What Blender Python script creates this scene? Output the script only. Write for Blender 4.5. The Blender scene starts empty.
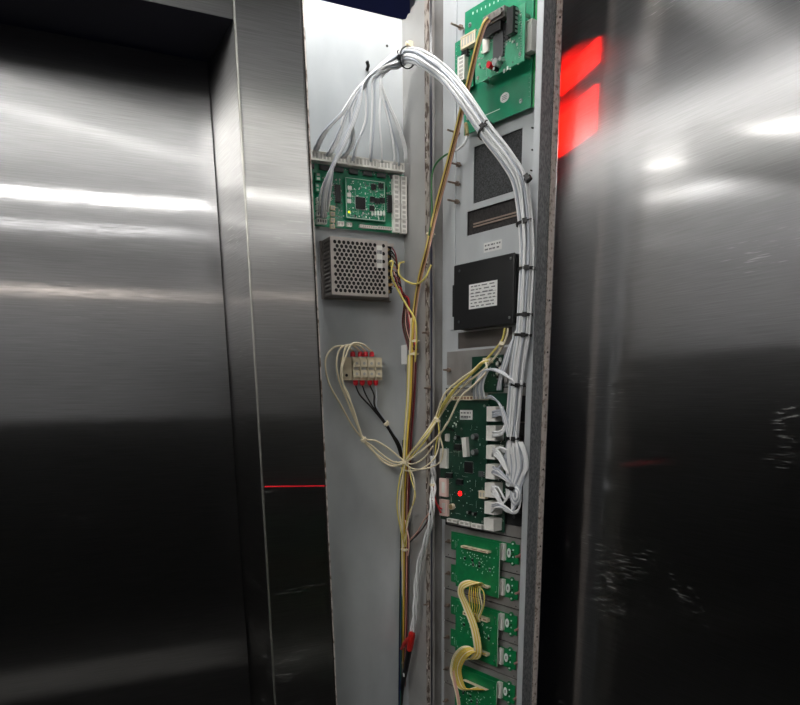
import bpy, math, random
from mathutils import Vector, Matrix
random.seed(7)
S = bpy.context.scene
COL = S.collection
PI = math.pi

# ------------------------------------------------------------------ camera model
F = 700.0; CX = 400.0; CY = 570.15; CAMZ = 1.5
AX = Vector((0.90016632, -0.1150452, 0.42007762))      # world X in lens axes (x right, y down, z forward)
AY = Vector((-0.43538083, -0.21109445, 0.87514722))
AZ = Vector((-0.01200543, -0.9706718, -0.24010859))
CAM = Vector((0, 0, CAMZ))
def ray(px, py):
    c = Vector((px - CX, py - CY, F))
    return Vector((AX.dot(c), AY.dot(c), AZ.dot(c)))

class Frame:
    """a mounting surface: x to the right along it, z up, negative y standing off it"""
    def __init__(s, o, ang):
        s.o = Vector(o); s.a = ang
        s.ex = Vector((math.cos(ang), math.sin(ang), 0)); s.ey = Vector((-math.sin(ang), math.cos(ang), 0))
    def hit(s, px, py, off=0.0):
        r = ray(px, py); n = s.ey
        t = ((s.o - CAM).dot(n) - off) / r.dot(n)
        return CAM + r * t
    def loc(s, px, py, off=0.0):
        p = s.hit(px, py, off) - s.o
        return p.dot(s.ex), p.z
    def w(s, x, y, z):
        return s.o + s.ex * x + s.ey * y + Vector((0, 0, z))

D = 1.20                     # front wall plane
DEEP = 0.104                  # recess depth
XL, XR = 0.4213, 0.6445      # recess opening
TRAY = 0.024                 # hinged panel tray depth
TH = math.radians(-77.5)
_ex = Vector((math.cos(TH), math.sin(TH), 0)); _ey = Vector((-math.sin(TH), math.cos(TH), 0))
FC = Frame((0, D + DEEP, 0), 0.0)
RIM = Vector((0.6475, D - 0.001, 0))
FP = Frame(RIM + _ey * TRAY, TH)
FS = Frame((XR - 0.001, 0, 0), math.radians(-90))     # recess side wall (faces left)
LP = FP.loc(532, 390, TRAY)[0]
ZT, ZB = 2.26, 0.30          # panel top and bottom heights

# ------------------------------------------------------------------ materials
def lin(c):
    c = c / 255.0
    return c / 12.92 if c <= 0.04045 else ((c + 0.055) / 1.055) ** 2.4
def rgb(r, g, b): return (lin(r), lin(g), lin(b), 1)
MATS = {}
KEY = 1.2
def mat(name, col, rough=0.5, metal=0.0, var=0.0, scale=40, bump=0.0, emit=None, es=0, spec=0.5, coat=0, col2=None, stretch=(1, 1, 1), contrast=None):
    m = bpy.data.materials.new(name); m.use_nodes = True
    nt = m.node_tree; b = nt.nodes['Principled BSDF']
    b.inputs['Base Color'].default_value = rgb(*col)
    b.inputs['Roughness'].default_value = rough
    b.inputs['Metallic'].default_value = metal
    b.inputs['Specular IOR Level'].default_value = spec
    b.inputs['Coat Weight'].default_value = coat
    tc = nt.nodes.new('ShaderNodeTexCoord'); mp = nt.nodes.new('ShaderNodeMapping')
    mp.inputs['Scale'].default_value = stretch
    nt.links.new(tc.outputs['Object'], mp.inputs['Vector'])
    nz = nt.nodes.new('ShaderNodeTexNoise'); nz.inputs['Scale'].default_value = scale; nz.inputs['Detail'].default_value = 6
    nt.links.new(mp.outputs['Vector'], nz.inputs['Vector'])
    if var > 0 or col2:
        rp = nt.nodes.new('ShaderNodeValToRGB')
        lo, hi = contrast or (0.3, 0.7)
        rp.color_ramp.elements[0].position = lo; rp.color_ramp.elements[1].position = hi
        c2 = rgb(*(col2 if col2 else [max(0, v * (1 - var)) for v in col]))
        rp.color_ramp.elements[0].color = c2; rp.color_ramp.elements[1].color = rgb(*col)
        nt.links.new(nz.outputs['Fac'], rp.inputs['Fac']); nt.links.new(rp.outputs['Color'], b.inputs['Base Color'])
    if bump:
        bp = nt.nodes.new('ShaderNodeBump'); bp.inputs['Strength'].default_value = bump; bp.inputs['Distance'].default_value = 0.001
        nt.links.new(nz.outputs['Fac'], bp.inputs['Height']); nt.links.new(bp.outputs['Normal'], b.inputs['Normal'])
    if emit:
        b.inputs['Emission Color'].default_value = rgb(*emit); b.inputs['Emission Strength'].default_value = es
    MATS[name] = m
    return m

def steel(name, base, r1, r2, mixf, scratch=0.5, seed=0.0):
    """brushed stainless sheet: a tight and a wide brushed lobe, handling scratches and wiped smears"""
    m = bpy.data.materials.new(name); m.use_nodes = True
    nt = m.node_tree; N = nt.nodes; L = nt.links
    N.remove(N['Principled BSDF']); out = N['Material Output']
    uv = N.new('ShaderNodeUVMap'); uv.uv_map = 'UVMap'
    tg = N.new('ShaderNodeTangent'); tg.direction_type = 'UV_MAP'; tg.uv_map = 'UVMap'
    def noise(sx, sy, sc, det=4):
        mp = N.new('ShaderNodeMapping'); mp.inputs['Scale'].default_value = (sx, sy, 1); mp.inputs['Location'].default_value = (seed, seed * 2, 0)
        L.new(uv.outputs['UV'], mp.inputs['Vector'])
        n = N.new('ShaderNodeTexNoise'); n.inputs['Scale'].default_value = sc; n.inputs['Detail'].default_value = det
        L.new(mp.outputs['Vector'], n.inputs['Vector']); return n
    def rng(src, a, b_, c, d):
        r = N.new('ShaderNodeMapRange'); r.inputs['From Min'].default_value = a; r.inputs['From Max'].default_value = b_
        r.inputs['To Min'].default_value = c; r.inputs['To Max'].default_value = d
        L.new(src, r.inputs['Value']); return r.outputs['Result']
    brush = noise(1.2, 60, 12, 3)
    cloud = noise(1.0, 1.4, 2.2, 1.5)
    # scratches: short slanting dashes inside handled patches
    mp = N.new('ShaderNodeMapping'); mp.inputs['Scale'].default_value = (4, 70, 1); mp.inputs['Rotation'].default_value = (0, 0, 0.45 + seed*0.1)
    L.new(uv.outputs['UV'], mp.inputs['Vector'])
    sc1 = N.new('ShaderNodeTexNoise'); sc1.inputs['Scale'].default_value = 7; sc1.inputs['Detail'].default_value = 1.5; L.new(mp.outputs['Vector'], sc1.inputs['Vector'])
    patch = noise(1.0, 1.0, 6.5, 2)
    line = rng(sc1.outputs['Fac'], 0.62, 0.70, 0.0, 1.0)
    pm = rng(patch.outputs['Fac'], 0.60, 0.68, 0.0, scratch)
    mu = N.new('ShaderNodeMath'); mu.operation = 'MULTIPLY'; L.new(line, mu.inputs[0]); L.new(pm, mu.inputs[1])
    cr = N.new('ShaderNodeMix'); cr.data_type = 'RGBA'
    cr.inputs['A'].default_value = rgb(*base); cr.inputs['B'].default_value = rgb(*[min(255, v * 0.90) for v in base])
    L.new(rng(brush.outputs['Fac'], 0.3, 0.7, 0.0, 1.0), cr.inputs['Factor'])
    bump = N.new('ShaderNodeBump'); bump.inputs['Strength'].default_value = 0.03; bump.inputs['Distance'].default_value = 0.0004
    L.new(brush.outputs['Fac'], bump.inputs['Height'])
    lobes = []
    for r, an in ((r1, 0.85), (r2, 0.8)):
        g = N.new('ShaderNodeBsdfAnisotropic'); g.distribution = 'GGX'
        g.inputs['Anisotropy'].default_value = an; g.inputs['Rotation'].default_value = 0.25
        L.new(tg.outputs[0], g.inputs['Tangent']); L.new(cr.outputs['Result'], g.inputs['Color'])
        L.new(rng(cloud.outputs['Fac'], 0.15, 0.85, r * 0.85, r * 1.2), g.inputs['Roughness'])
        L.new(bump.outputs['Normal'], g.inputs['Normal']); lobes.append(g)
    mx = N.new('ShaderNodeMixShader'); mx.inputs['Fac'].default_value = mixf
    L.new(lobes[0].outputs[0], mx.inputs[1]); L.new(lobes[1].outputs[0], mx.inputs[2])
    df = N.new('ShaderNodeBsdfDiffuse'); df.inputs['Color'].default_value = rgb(200, 200, 198)
    m2 = N.new('ShaderNodeMixShader'); L.new(mu.outputs[0], m2.inputs['Fac'])
    L.new(mx.outputs[0], m2.inputs[1]); L.new(df.outputs[0], m2.inputs[2])
    L.new(m2.outputs[0], out.inputs['Surface'])
    MATS[name] = m
    return m

steel('door_steel', (190, 190, 192), 0.07, 0.30, 0.55, 0.25, 1.3)
steel('column_steel', (200, 199, 198), 0.07, 0.34, 0.6, 0.6, 4.7)
steel('side_steel', (196, 196, 197), 0.05, 0.34, 0.42, 0.5, 9.2)
steel('far_steel', (150, 150, 150), 0.16, 0.40, 0.5, 0.0, 2.2)
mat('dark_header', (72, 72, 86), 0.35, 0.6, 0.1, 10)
mat('floor', (14, 13, 12), 0.45, 0.0, 0.3, 30)
mat('tread', (150, 148, 144), 0.5, 0.0, 0.2, 60)
mat('laminate', (222, 222, 224), 0.35, 0.1, 0.05, 6)
mat('wainscot', (12, 11, 10), 0.4, 0.0, 0.2, 20)
mat('ceiling', (150, 150, 152), 0.5, 0.3, 0.05, 8)
mat('lamp', (255, 255, 255), 0.5, 0, emit=(255, 253, 248), es=16)
mat('lamp_near', (255, 255, 255), 0.5, 0, emit=(255, 253, 248), es=58)
mat('lamp_added', (255, 255, 255), 0.5, 0, emit=(255, 253, 250), es=72)
mat('lamp_far', (255, 255, 255), 0.5, 0, emit=(255, 253, 250), es=6)
mat('lamp_streak', (255, 255, 255), 0.5, 0, emit=(255, 240, 225), es=5)
mat('lamp_panel', (255, 255, 255), 0.5, 0, emit=(252, 253, 255), es=KEY)
mat('lamp_warm', (255, 255, 255), 0.5, 0, emit=(255, 253, 248), es=3)
mat('navy', (30, 38, 92), 0.7, 0, 0.1, 12)
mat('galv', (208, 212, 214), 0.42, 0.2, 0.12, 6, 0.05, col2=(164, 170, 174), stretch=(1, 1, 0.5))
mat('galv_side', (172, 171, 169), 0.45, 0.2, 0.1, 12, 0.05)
mat('tray', (205, 209, 212), 0.38, 0.3, 0.1, 14, 0.04, stretch=(1, 1, 0.3))
mat('plate', (196, 198, 201), 0.4, 0.3, 0.1, 18, 0.04)
mat('plate_low', (168, 166, 164), 0.36, 0.35, 0, 16, 0.08, col2=(118, 112, 108), contrast=(0.25, 0.7), stretch=(1, 1, 0.6))
mat('speckle', (126, 128, 130), 0.5, 0.3, 0, 420, 0.25, col2=(88, 90, 92), contrast=(0.38, 0.62), stretch=(1, 1, 0.45))
mat('edge_tan', (196, 186, 180), 0.55, 0.2, 0, 160, 0.2, col2=(120, 104, 92), contrast=(0.32, 0.5))
mat('edge_rust', (160, 152, 144), 0.6, 0.1, 0, 130, 0.3, col2=(74, 58, 48), contrast=(0.42, 0.52), stretch=(1, 1, 0.5))
mat('edge_hem', (222, 214, 206), 0.5, 0.1, 0, 150, 0.2, col2=(120, 100, 84), contrast=(0.36, 0.5), stretch=(1, 1, 0.4))
mat('seam', (40, 32, 26), 0.8, 0, 0, 150, 0.2, col2=(14, 12, 10))
mat('pcb', (34, 140, 102), 0.28, 0.0, 0.12, 60, coat=0.3)
mat('pcb_pale', (74, 160, 124), 0.3, 0.0, 0.15, 60, coat=0.3)
mat('pcb_dark', (10, 66, 48), 0.28, 0.0, 0.25, 60, coat=0.2)
mat('pcb_main', (24, 66, 50), 0.3, 0.0, 0.2, 70, coat=0.15)
mat('pcb_button', (16, 128, 74), 0.3, 0.0, 0.15, 70, coat=0.2)
mat('pcb_edge', (24, 128, 70), 0.35)
mat('silk', (222, 232, 222), 0.6)
mat('conn_white', (232, 230, 224), 0.42, 0, 0.05, 60)
mat('conn_cream', (226, 214, 186), 0.45, 0, 0.05, 60)
mat('conn_pink', (228, 200, 192), 0.45)
mat('slot', (150, 110, 92), 0.6)
mat('slot_grey', (178, 176, 170), 0.6)
mat('chip', (26, 27, 29), 0.35, 0, 0.1, 80)
mat('chip_grey', (78, 80, 82), 0.4)
mat('solder', (196, 198, 198), 0.3, 0.8)
mat('brass', (184, 162, 118), 0.35, 0.8)
mat('copper', (160, 88, 50), 0.35, 0.7)
mat('steel_plain', (180, 178, 172), 0.3, 0.9, 0.1, 60)
mat('stud', (156, 138, 126), 0.35, 0.6, 0.2, 120)
mat('stud_pink', (204, 150, 144), 0.4, 0.5)
mat('stud_dark', (60, 58, 56), 0.4, 0.7)
mat('dsub', (150, 146, 142), 0.45, 0.4, 0, 160, 0.3, col2=(90, 84, 80))
mat('black', (20, 21, 23), 0.38, 0, 0.15, 90)
mat('black_tie', (14, 14, 15), 0.45)
mat('red', (214, 26, 44), 0.4)
mat('red_tape', (206, 40, 34), 0.35, 0, 0.1, 60)
mat('red_led', (255, 20, 20), 0.3, emit=(255, 6, 8), es=7)
mat('red_lens', (150, 10, 10), 0.35, emit=(255, 24, 14), es=0.5)
mat('yellow_led', (240, 240, 40), 0.3, emit=(235, 255, 20), es=1.2)
mat('display', (255, 30, 20), 0.4, emit=(255, 22, 10), es=8)
mat('label', (224, 224, 222), 0.55)
mat('ink', (112, 112, 116), 0.7)
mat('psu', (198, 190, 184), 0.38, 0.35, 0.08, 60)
mat('psu_shaded', (150, 144, 140), 0.42, 0.35, 0.08, 60)  # psu metal darkened to paint shade on side, bottom and bracket
mat('inside', (26, 24, 24), 0.7)  # near-black that paints shade on gap_shade_sheet and hole_shade_block
mat('grille', (74, 76, 78), 0.6, 0.1, 0, 420, 0.6, col2=(30, 31, 32), contrast=(0.35, 0.65))
mat('slat_dark', (64, 60, 60), 0.5, 0.2, 0, 300, 0.3, col2=(38, 36, 36))
mat('slat_tan', (150, 134, 122), 0.5, 0.2)
mat('dull_steel', (124, 118, 114), 0.35, 0.6, 0.12, 8, stretch=(1, 1, 10))
mat('w_white', (232, 233, 234), 0.36, 0, 0.03, 40)
mat('w_grey', (176, 181, 190), 0.36)
mat('w_cream', (242, 230, 200), 0.4)
mat('w_yellow', (220, 204, 112), 0.42)
mat('w_tan', (184, 146, 92), 0.42)
mat('w_ochre', (226, 190, 70), 0.42)
mat('w_brown', (104, 66, 40), 0.45)
mat('w_red', (190, 34, 44), 0.42)
mat('w_maroon', (112, 30, 40), 0.42)
mat('w_black', (18, 18, 20), 0.42)
mat('w_green', (52, 110, 62), 0.45)
mat('w_blue', (40, 60, 130), 0.45)
mat('w_pink', (222, 176, 160), 0.42)
mat('light_line_red', (255, 10, 40), 0.6)  # red colour standing in for light on the steel

# ------------------------------------------------------------------ mesh helpers
class MB:
    def __init__(s): s.v = []; s.f = []; s.m = []
    def quad(s, a, b, c, d, m=0):
        i = len(s.v); s.v += [tuple(a), tuple(b), tuple(c), tuple(d)]; s.f.append((i, i+1, i+2, i+3)); s.m.append(m)
    def box(s, x0, x1, y0, y1, z0, z1, m=0):
        if x0 > x1: x0, x1 = x1, x0
        if y0 > y1: y0, y1 = y1, y0
        if z0 > z1: z0, z1 = z1, z0
        i = len(s.v)
        s.v += [(x0,y0,z0),(x1,y0,z0),(x1,y1,z0),(x0,y1,z0),(x0,y0,z1),(x1,y0,z1),(x1,y1,z1),(x0,y1,z1)]
        for q in ((0,3,2,1),(4,5,6,7),(0,1,5,4),(1,2,6,5),(2,3,7,6),(3,0,4,7)):
            s.f.append(tuple(i+k for k in q)); s.m.append(m)
        return s
    def cyl(s, p0, p1, r0, r1=None, n=12, m=0, caps=True):
        p0 = Vector(p0); p1 = Vector(p1); r1 = r0 if r1 is None else r1
        d = (p1 - p0).normalized(); a = d.orthogonal().normalized(); b = d.cross(a)
        i = len(s.v)
        for p, r in ((p0, r0), (p1, r1)):
            for k in range(n):
                t = 2*PI*k/n; s.v.append(tuple(p + a*math.cos(t)*r + b*math.sin(t)*r))
        for k in range(n):
            s.f.append((i+k, i+(k+1)%n, i+n+(k+1)%n, i+n+k)); s.m.append(m)
        if caps:
            s.f.append(tuple(i+n-1-k for k in range(n))); s.m.append(m)
            s.f.append(tuple(i+n+k for k in range(n))); s.m.append(m)
        return s
    def tube(s, pts, r, n=7, m=0, caps=True):
        pts = [Vector(p) for p in pts]
        rs = r if isinstance(r, (list, tuple)) else [r]*len(pts)
        i0 = len(s.v); a = None
        for k, p in enumerate(pts):
            d = (pts[min(k+1, len(pts)-1)] - pts[max(k-1, 0)])
            if d.length < 1e-9: d = Vector((0, 0, 1))
            d.normalize()
            if a is None: a = d.orthogonal().normalized()
            else:
                a = a - d*a.dot(d)
                a = a.normalized() if a.length > 1e-6 else d.orthogonal().normalized()
            b = d.cross(a)
            for j in range(n):
                t = 2*PI*j/n; s.v.append(tuple(p + (a*math.cos(t) + b*math.sin(t))*rs[k]))
        for k in range(len(pts)-1):
            for j in range(n):
                s.f.append((i0+k*n+j, i0+k*n+(j+1)%n, i0+(k+1)*n+(j+1)%n, i0+(k+1)*n+j)); s.m.append(m)
        if caps:
            s.f.append(tuple(i0+n-1-j for j in range(n))); s.m.append(m)
            e = i0+(len(pts)-1)*n; s.f.append(tuple(e+j for j in range(n))); s.m.append(m)
        return s

def obj(name, mb, mats, parent=None, smooth=False, bevel=0, uv=None, off=None, kind=None, label=None):
    if isinstance(mats, str): mats = [mats]
    me = bpy.data.meshes.new(name)
    vs = mb.v if off is None else [tuple(Vector(v) - off) for v in mb.v]
    me.from_pydata(vs, [], mb.f); 
    for m in mats: me.materials.append(MATS[m])
    for p, mi in zip(me.polygons, mb.m): p.material_index = mi; p.use_smooth = smooth
    if uv:
        l = me.uv_layers.new(name='UVMap')
        for lp in me.loops:
            v = me.vertices[lp.vertex_index].co; l.data[lp.index].uv = (v[0]+v[1], v[2])
    me.update()
    o = bpy.data.objects.new(name, me); COL.objects.link(o)
    if parent: o.parent = parent
    if bevel:
        b = o.modifiers.new('bevel', 'BEVEL'); b.width = bevel; b.segments = 2; b.limit_method = 'ANGLE'
    if kind: o['kind'] = kind
    if label: o['label'] = label
    return o

def thing(name, label, cat, loc=(0, 0, 0), rotz=0, group=None):
    o = bpy.data.objects.new(name, None); COL.objects.link(o); o.empty_display_size = 0.02
    o.location = loc; o.rotation_euler = (0, 0, rotz); o['label'] = label; o['category'] = cat
    if group: o['group'] = group
    return o
def tag(o, label, cat, group=None):
    o['label'] = label; o['category'] = cat
    if group: o['group'] = group
    return o

class Mount:
    """a thing fixed on a mounting surface; its parts are laid out in the surface's own axes"""
    def __init__(s, fr, x, z, off, name, label, cat, group=None):
        s.fr = fr; s.x = x; s.z = z
        s.root = thing(name, label, cat, fr.w(x, 0, z), fr.a, group)
    def box(s, name, rect, off0, off1, m, bevel=0, parent=None, label=None, extra=None):
        """rect = local (x0, z0, x1, z1); off0..off1 = stand-off of back and front"""
        b = MB(); b.box(rect[0]-s.x, rect[2]-s.x, -off0, -off1, rect[1]-s.z, rect[3]-s.z)
        mats = [m] if isinstance(m, str) else list(m)
        if extra: extra(b)
        return obj(name, b, mats, parent or s.root, bevel=bevel, label=label)
    def R(s, a, b, off):
        x0, z1 = s.fr.loc(a[0], a[1], off); x1, z0 = s.fr.loc(b[0], b[1], off)
        if x0 > x1: x0, x1 = x1, x0
        if z0 > z1: z0, z1 = z1, z0
        return (x0, z0, x1, z1)
    def pbox(s, name, a, b, off0, off1, m, **k):
        return s.box(name, s.R(a, b, off1), off0, off1, m, **k)
    def P(s, px, py, off):
        x, z = s.fr.loc(px, py, off); return Vector((x - s.x, -off, z - s.z))

def spline(pts, sub=8):
    P = [Vector(p) for p in pts]
    if len(P) < 3: return P
    P = [P[0]*2 - P[1]] + P + [P[-1]*2 - P[-2]]
    out = []
    for i in range(1, len(P)-2):
        a, b, c, d = P[i-1:i+3]
        for k in range(sub):
            t = k/sub
            out.append(0.5*((2*b) + (c-a)*t + (2*a-5*b+4*c-d)*t*t + (3*b-a-3*c+d)*t**3))
    out.append(P[-2]); return out

# ------------------------------------------------------------------ the setting
def struct(name, mb, m, uv=None, parent=None, bevel=0):
    return obj(name, mb, m, parent, uv=uv, kind='structure' if parent is None else None, bevel=bevel)
DOORY = D + 0.145; XJ = 0.3115; ZH = 2.052; ZC = 2.40; XW = 0.781; XLEFT = -1.9; YREAR = -2.55
b = MB(); b.box(XLEFT-0.1, XW+0.1, YREAR-0.1, 3.0, -0.05, 0); struct('floor', b, 'floor')
b = MB(); b.box(XLEFT-0.1, XW+0.1, YREAR-0.1, DOORY+0.05, ZC, ZC+0.05); struct('ceiling', b, 'ceiling')
b = MB(); b.box(XW, XW+0.03, YREAR, DOORY+0.2, 0, ZC); struct('wall_right', b, 'side_steel', uv=(1, 2))
b = MB(); b.box(XLEFT-0.03, XLEFT, YREAR, DOORY-0.001, 1.74, ZC); struct('wall_left', b, 'laminate')
b = MB(); b.box(XLEFT-0.03, XLEFT, YREAR, DOORY-0.001, 0, 1.74); struct('wall_left_lower', b, 'wainscot')
b = MB(); b.box(XLEFT, XW, YREAR-0.03, YREAR, 1.38, ZC); struct('wall_rear', b, 'laminate')
b = MB(); b.box(XLEFT, XW, YREAR-0.03, YREAR+0.012, 0, 1.38); struct('wall_rear_lower', b, 'wainscot')
b = MB(); b.box(XLEFT, XW-0.02, -1.62, -1.2, 0, 0.004); struct('trim_1', b, 'tread')
FF = Frame((0, D, 0), 0)
_xa, _za = FF.loc(303, 2); _xb, _zb = FF.loc(336, 690)
def lean(mb, xref):
    for i, v in enumerate(mb.v):
        if abs(v[0]-xref) < 0.004: mb.v[i] = (v[0] - xref + _xa + (_xb-_xa)*(v[2]-_za)/(_zb-_za) - (0 if xref == XL else 0.003), v[1], v[2])
# front column: folded sheet with a return towards the door and a hem at the recess
b = MB()
b.box(XJ, XL-0.003, D, D+0.0015, 0, ZC)
lean(b, XL-0.003)
b.box(XJ, XJ+0.0015, D+0.0015, DOORY+0.03, 0, ZC)
for i, v in enumerate(b.v):          # the return splays slightly towards the door
    if v[1] > DOORY+0.02: b.v[i] = (v[0]-0.010, v[1], v[2])
b.box(XL-0.0045, XL-0.003, D+0.0015, D+0.018, 0, ZC)
lean(b, XL-0.003)
col = struct('wall_front', b, 'column_steel', uv=(0, 2))
# the bright turned edge of the column
b = MB(); b.cyl((XJ+0.0012, D+0.0008, 0.01), (XJ+0.0012, D+0.0008, ZC-0.01), 0.0022, n=8)
struct('trim_2', b, 'steel_plain')
# chipped paint hem down the recess side of the column
b = MB(); 
b.box(XL-0.003, XL-0.0012, D-0.0005, D+0.010, 0, ZC, 0)
b.box(XL-0.0012, XL+0.0016, D+0.001, D+0.012, 0, ZC, 1)
lean(b, XL)
struct('trim_3', b, ['seam', 'edge_hem'])
# header over the door
b = MB()
b.box(XLEFT, XJ-0.0012, D, D+0.0015, ZH, ZC)
struct('wall_header', b, 'column_steel', uv=(0, 2))
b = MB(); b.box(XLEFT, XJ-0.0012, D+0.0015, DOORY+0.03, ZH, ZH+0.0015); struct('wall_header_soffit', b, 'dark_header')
# sliding door leaf
b = MB(); b.box(XLEFT-0.05, XJ-0.0120, DOORY, DOORY+0.03, 0.004, ZH-0.004)
struct('door_1', b, 'door_steel', uv=(0, 2))
# shaft beyond the recess
b = MB(); b.box(-0.6, 2.4, 2.2, 2.25, 0, 4.0); struct('wall_shaft', b, 'navy')

# ceiling lamps: half-round tubes standing down from the ceiling, and a shallow panel lamp
def strip(p0, p1, w, label, m='lamp', drop=None):
    p0 = Vector(p0 + (0,)); p1 = Vector(p1 + (0,)); d = p1 - p0; L = d.length; a = math.atan2(d.y, d.x); drop = drop or w*0.8
    t = thing('tube_light', label, 'ceiling light', (p0.x, p0.y, ZC), a, 'tube lights on the ceiling')
    h = MB(); h.box(-0.01, L+0.01, -w/2-0.008, w/2+0.008, -0.006, 0.0); obj('housing', h, 'steel_plain', t)
    e = MB(); n = 8; i = 0
    for x in (0, L):
        for k in range(n+1):
            an = PI*k/n; e.v.append((x, -math.cos(an)*w/2, -0.0062-math.sin(an)*drop))
    for k in range(n): e.f.append((k, k+1, n+2+k, n+1+k)); e.m.append(0)
    e.f.append(tuple(range(n, -1, -1))); e.m.append(0); e.f.append(tuple(range(n+1, 2*n+2))); e.m.append(0)
    e.f.append((0, n+1, 2*n+1, n)); e.m.append(0)
    obj('diffuser', e, m, t, smooth=False); return t
strip((-1.8, -1.22), (0.76, -1.0), 0.045, 'long white tube light across the ceiling behind the camera, nearer of two', drop=0.012)
strip((-1.8, -1.90), (0.76, -1.60), 0.018, 'thin white tube light across the ceiling, farthest from the door', 'lamp_far', drop=0.012)
strip((-0.06, -0.03), (0.60, -0.34), 0.016, 'short slanting white tube light on the ceiling near the door', 'lamp_warm')
strip((-0.50, -0.50), (-0.89, 0.44), 0.02, 'white tube light left of the ceiling, inner row, rear one', 'lamp_near')
strip((-0.70, 0.30), (-1.02, 0.97), 0.02, 'white tube light left of the ceiling, inner row, next to the door', 'lamp_near')
strip((-0.93, -0.90), (-1.22, 0.10), 0.016, 'thin white tube light left of the ceiling, outer row, rear one', 'lamp_near')
strip((-1.10, 0.02), (-1.32, 0.75), 0.016, 'thin white tube light left of the ceiling, outer row, next to the door', 'lamp_near')
b = MB(); b.box(0, 2.5, -0.02, 0, -0.012, 0.012); e = MB(); e.box(0.01, 2.49, -0.024, -0.02, -0.008, 0.008)
t = thing('added_light_bar', 'long thin light bar added high on the rear wall for a streak in the door', 'added light', (0.72, YREAR, 2.18), PI)  # added bar, stands in for a ceiling tube mirrored again and again
for bb in (b, e): bb.v = [(v[0], -v[1]*-1, v[2]) for v in bb.v]
obj('housing', b, 'steel_plain', t); obj('diffuser', e, 'lamp_streak', t)
strip((0.38, 1.09), (0.60, 1.10), 0.05, 'short bright tube light added on the ceiling to light the recess from above', 'lamp_added', 0.045)  # added lamp: brightens the top of recess and panel, fading downwards
strip((-0.33, 0.30), (-0.42, 1.10), 0.20, 'broad glowing panel light on the ceiling near the door', 'lamp_panel', 0.05)

# line of red light on the column, put in as a thin red strip
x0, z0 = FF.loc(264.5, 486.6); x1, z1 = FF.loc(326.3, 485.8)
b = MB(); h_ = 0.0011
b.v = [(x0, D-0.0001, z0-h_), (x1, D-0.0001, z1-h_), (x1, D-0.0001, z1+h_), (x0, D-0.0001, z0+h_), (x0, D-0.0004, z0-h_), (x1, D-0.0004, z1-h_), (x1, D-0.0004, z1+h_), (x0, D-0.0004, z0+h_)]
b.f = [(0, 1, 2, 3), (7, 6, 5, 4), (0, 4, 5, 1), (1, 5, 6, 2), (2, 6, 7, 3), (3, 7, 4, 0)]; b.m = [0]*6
tag(obj('red_light_line', b, 'light_line_red'), 'line of red light across the dark lower part of the stainless column, made as a red strip', 'line')

# ------------------------------------------------------------------ recess box
ZTOPL = FC.hit(338, 0)[2]; ZTOPR = FC.hit(403, 20)[2]
rec = thing('recess_box', 'open pale grey sheet metal box sunk behind the column, holding boards and wiring', 'enclosure', (XL, D+DEEP, 0.25))
o = Vector((XL, D+DEEP, 0.25))
def ob(name, mb, m, **k): return obj(name, mb, m, rec, off=o, **k)
b = MB(); b.box(XL-0.04, XR, D+DEEP, D+DEEP+0.0015, 0.26, ZTOPR); ob('back_panel', b, 'galv')
# side wall with a torn top corner
b = MB()
prof = [(D+0.001, 0.26), (D+DEEP, 0.26), (D+DEEP, ZTOPR)]
for (px, py) in ((406, 19), (408, 14), (410, 13), (412, 7), (414.5, 5), (416, -1), (419, -6)):
    q = FS.hit(px, py); prof.append((q.y, q.z))
prof.append((D+0.001, prof[-1][1]+0.01))
n = len(prof); i = len(b.v)
for xx in (XR-0.001, XR+0.0005):
    for (yy, zz) in prof: b.v.append((xx, yy, zz))
b.f.append(tuple(range(n))); b.m.append(0); b.f.append(tuple(range(2*n-1, n-1, -1))); b.m.append(0)
for k in range(n): b.f.append((k, k+n, (k+1) % n + n, (k+1) % n)); b.m.append(0)
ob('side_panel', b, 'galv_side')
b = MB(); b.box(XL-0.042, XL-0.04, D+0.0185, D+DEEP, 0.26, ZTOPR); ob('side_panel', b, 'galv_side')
b = MB(); b.box(XR-0.0022, XR-0.0011, D+0.001, D+0.016, 0.26, prof[-1][1]); ob('chipped_edge', b, 'edge_rust', label='rusty chipped front edge')
b = MB()
for k in range(90):          # crumbs of torn gasket left along the edge
    zz = random.uniform(0.75, 2.1); yy = random.uniform(0.002, 0.012); s_ = random.uniform(0.0006, 0.0018)
    b.box(XR-0.0022-s_, XR-0.0022, D+yy, D+yy+s_*1.6, zz, zz+s_*random.uniform(1.5, 4))
ob('gasket_residue', b, 'edge_tan', kind='stuff')
for (px, py) in ((387, 46), (335, 697)):
    b = MB(); p = FC.hit(px, py); b.cyl((p.x, p.y-0.0006, p.z), (p.x, p.y-0.0001, p.z), 0.0022, n=10)
    ob('rivet_hole', b, 'inside')
for (px, py) in ((428, 333), (430, 388), (429, 604)):
    p = FS.hit(px, py); b = MB(); b.cyl((p.x-0.012, p.y, p.z), (p.x, p.y, p.z), 0.0018, n=8); b.cyl((p.x-0.002, p.y, p.z), (p.x, p.y, p.z), 0.0045, n=10)
    ob('pin', b, 'stud')
b = MB(); p = FS.hit(412, 45); b.box(p.x-0.009, p.x-0.0002, p.y-0.006, p.y+0.006, p.z-0.008, p.z+0.004); b.cyl((p.x-0.009, p.y, p.z), (p.x-0.012, p.y, p.z), 0.004, n=10)
ob('clip_mount', b, 'conn_cream', bevel=0.001, label='cream adhesive clip mount')
b = MB(); p = FC.hit(367, 70)
b.tube([p+Vector((0, 0, 0)), p+Vector((0, -0.006, 0.004)), p+Vector((-0.004, -0.010, 0.009))], 0.003, n=6)
ob('clip', b, 'black_tie', label='small black plastic clip')

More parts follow.
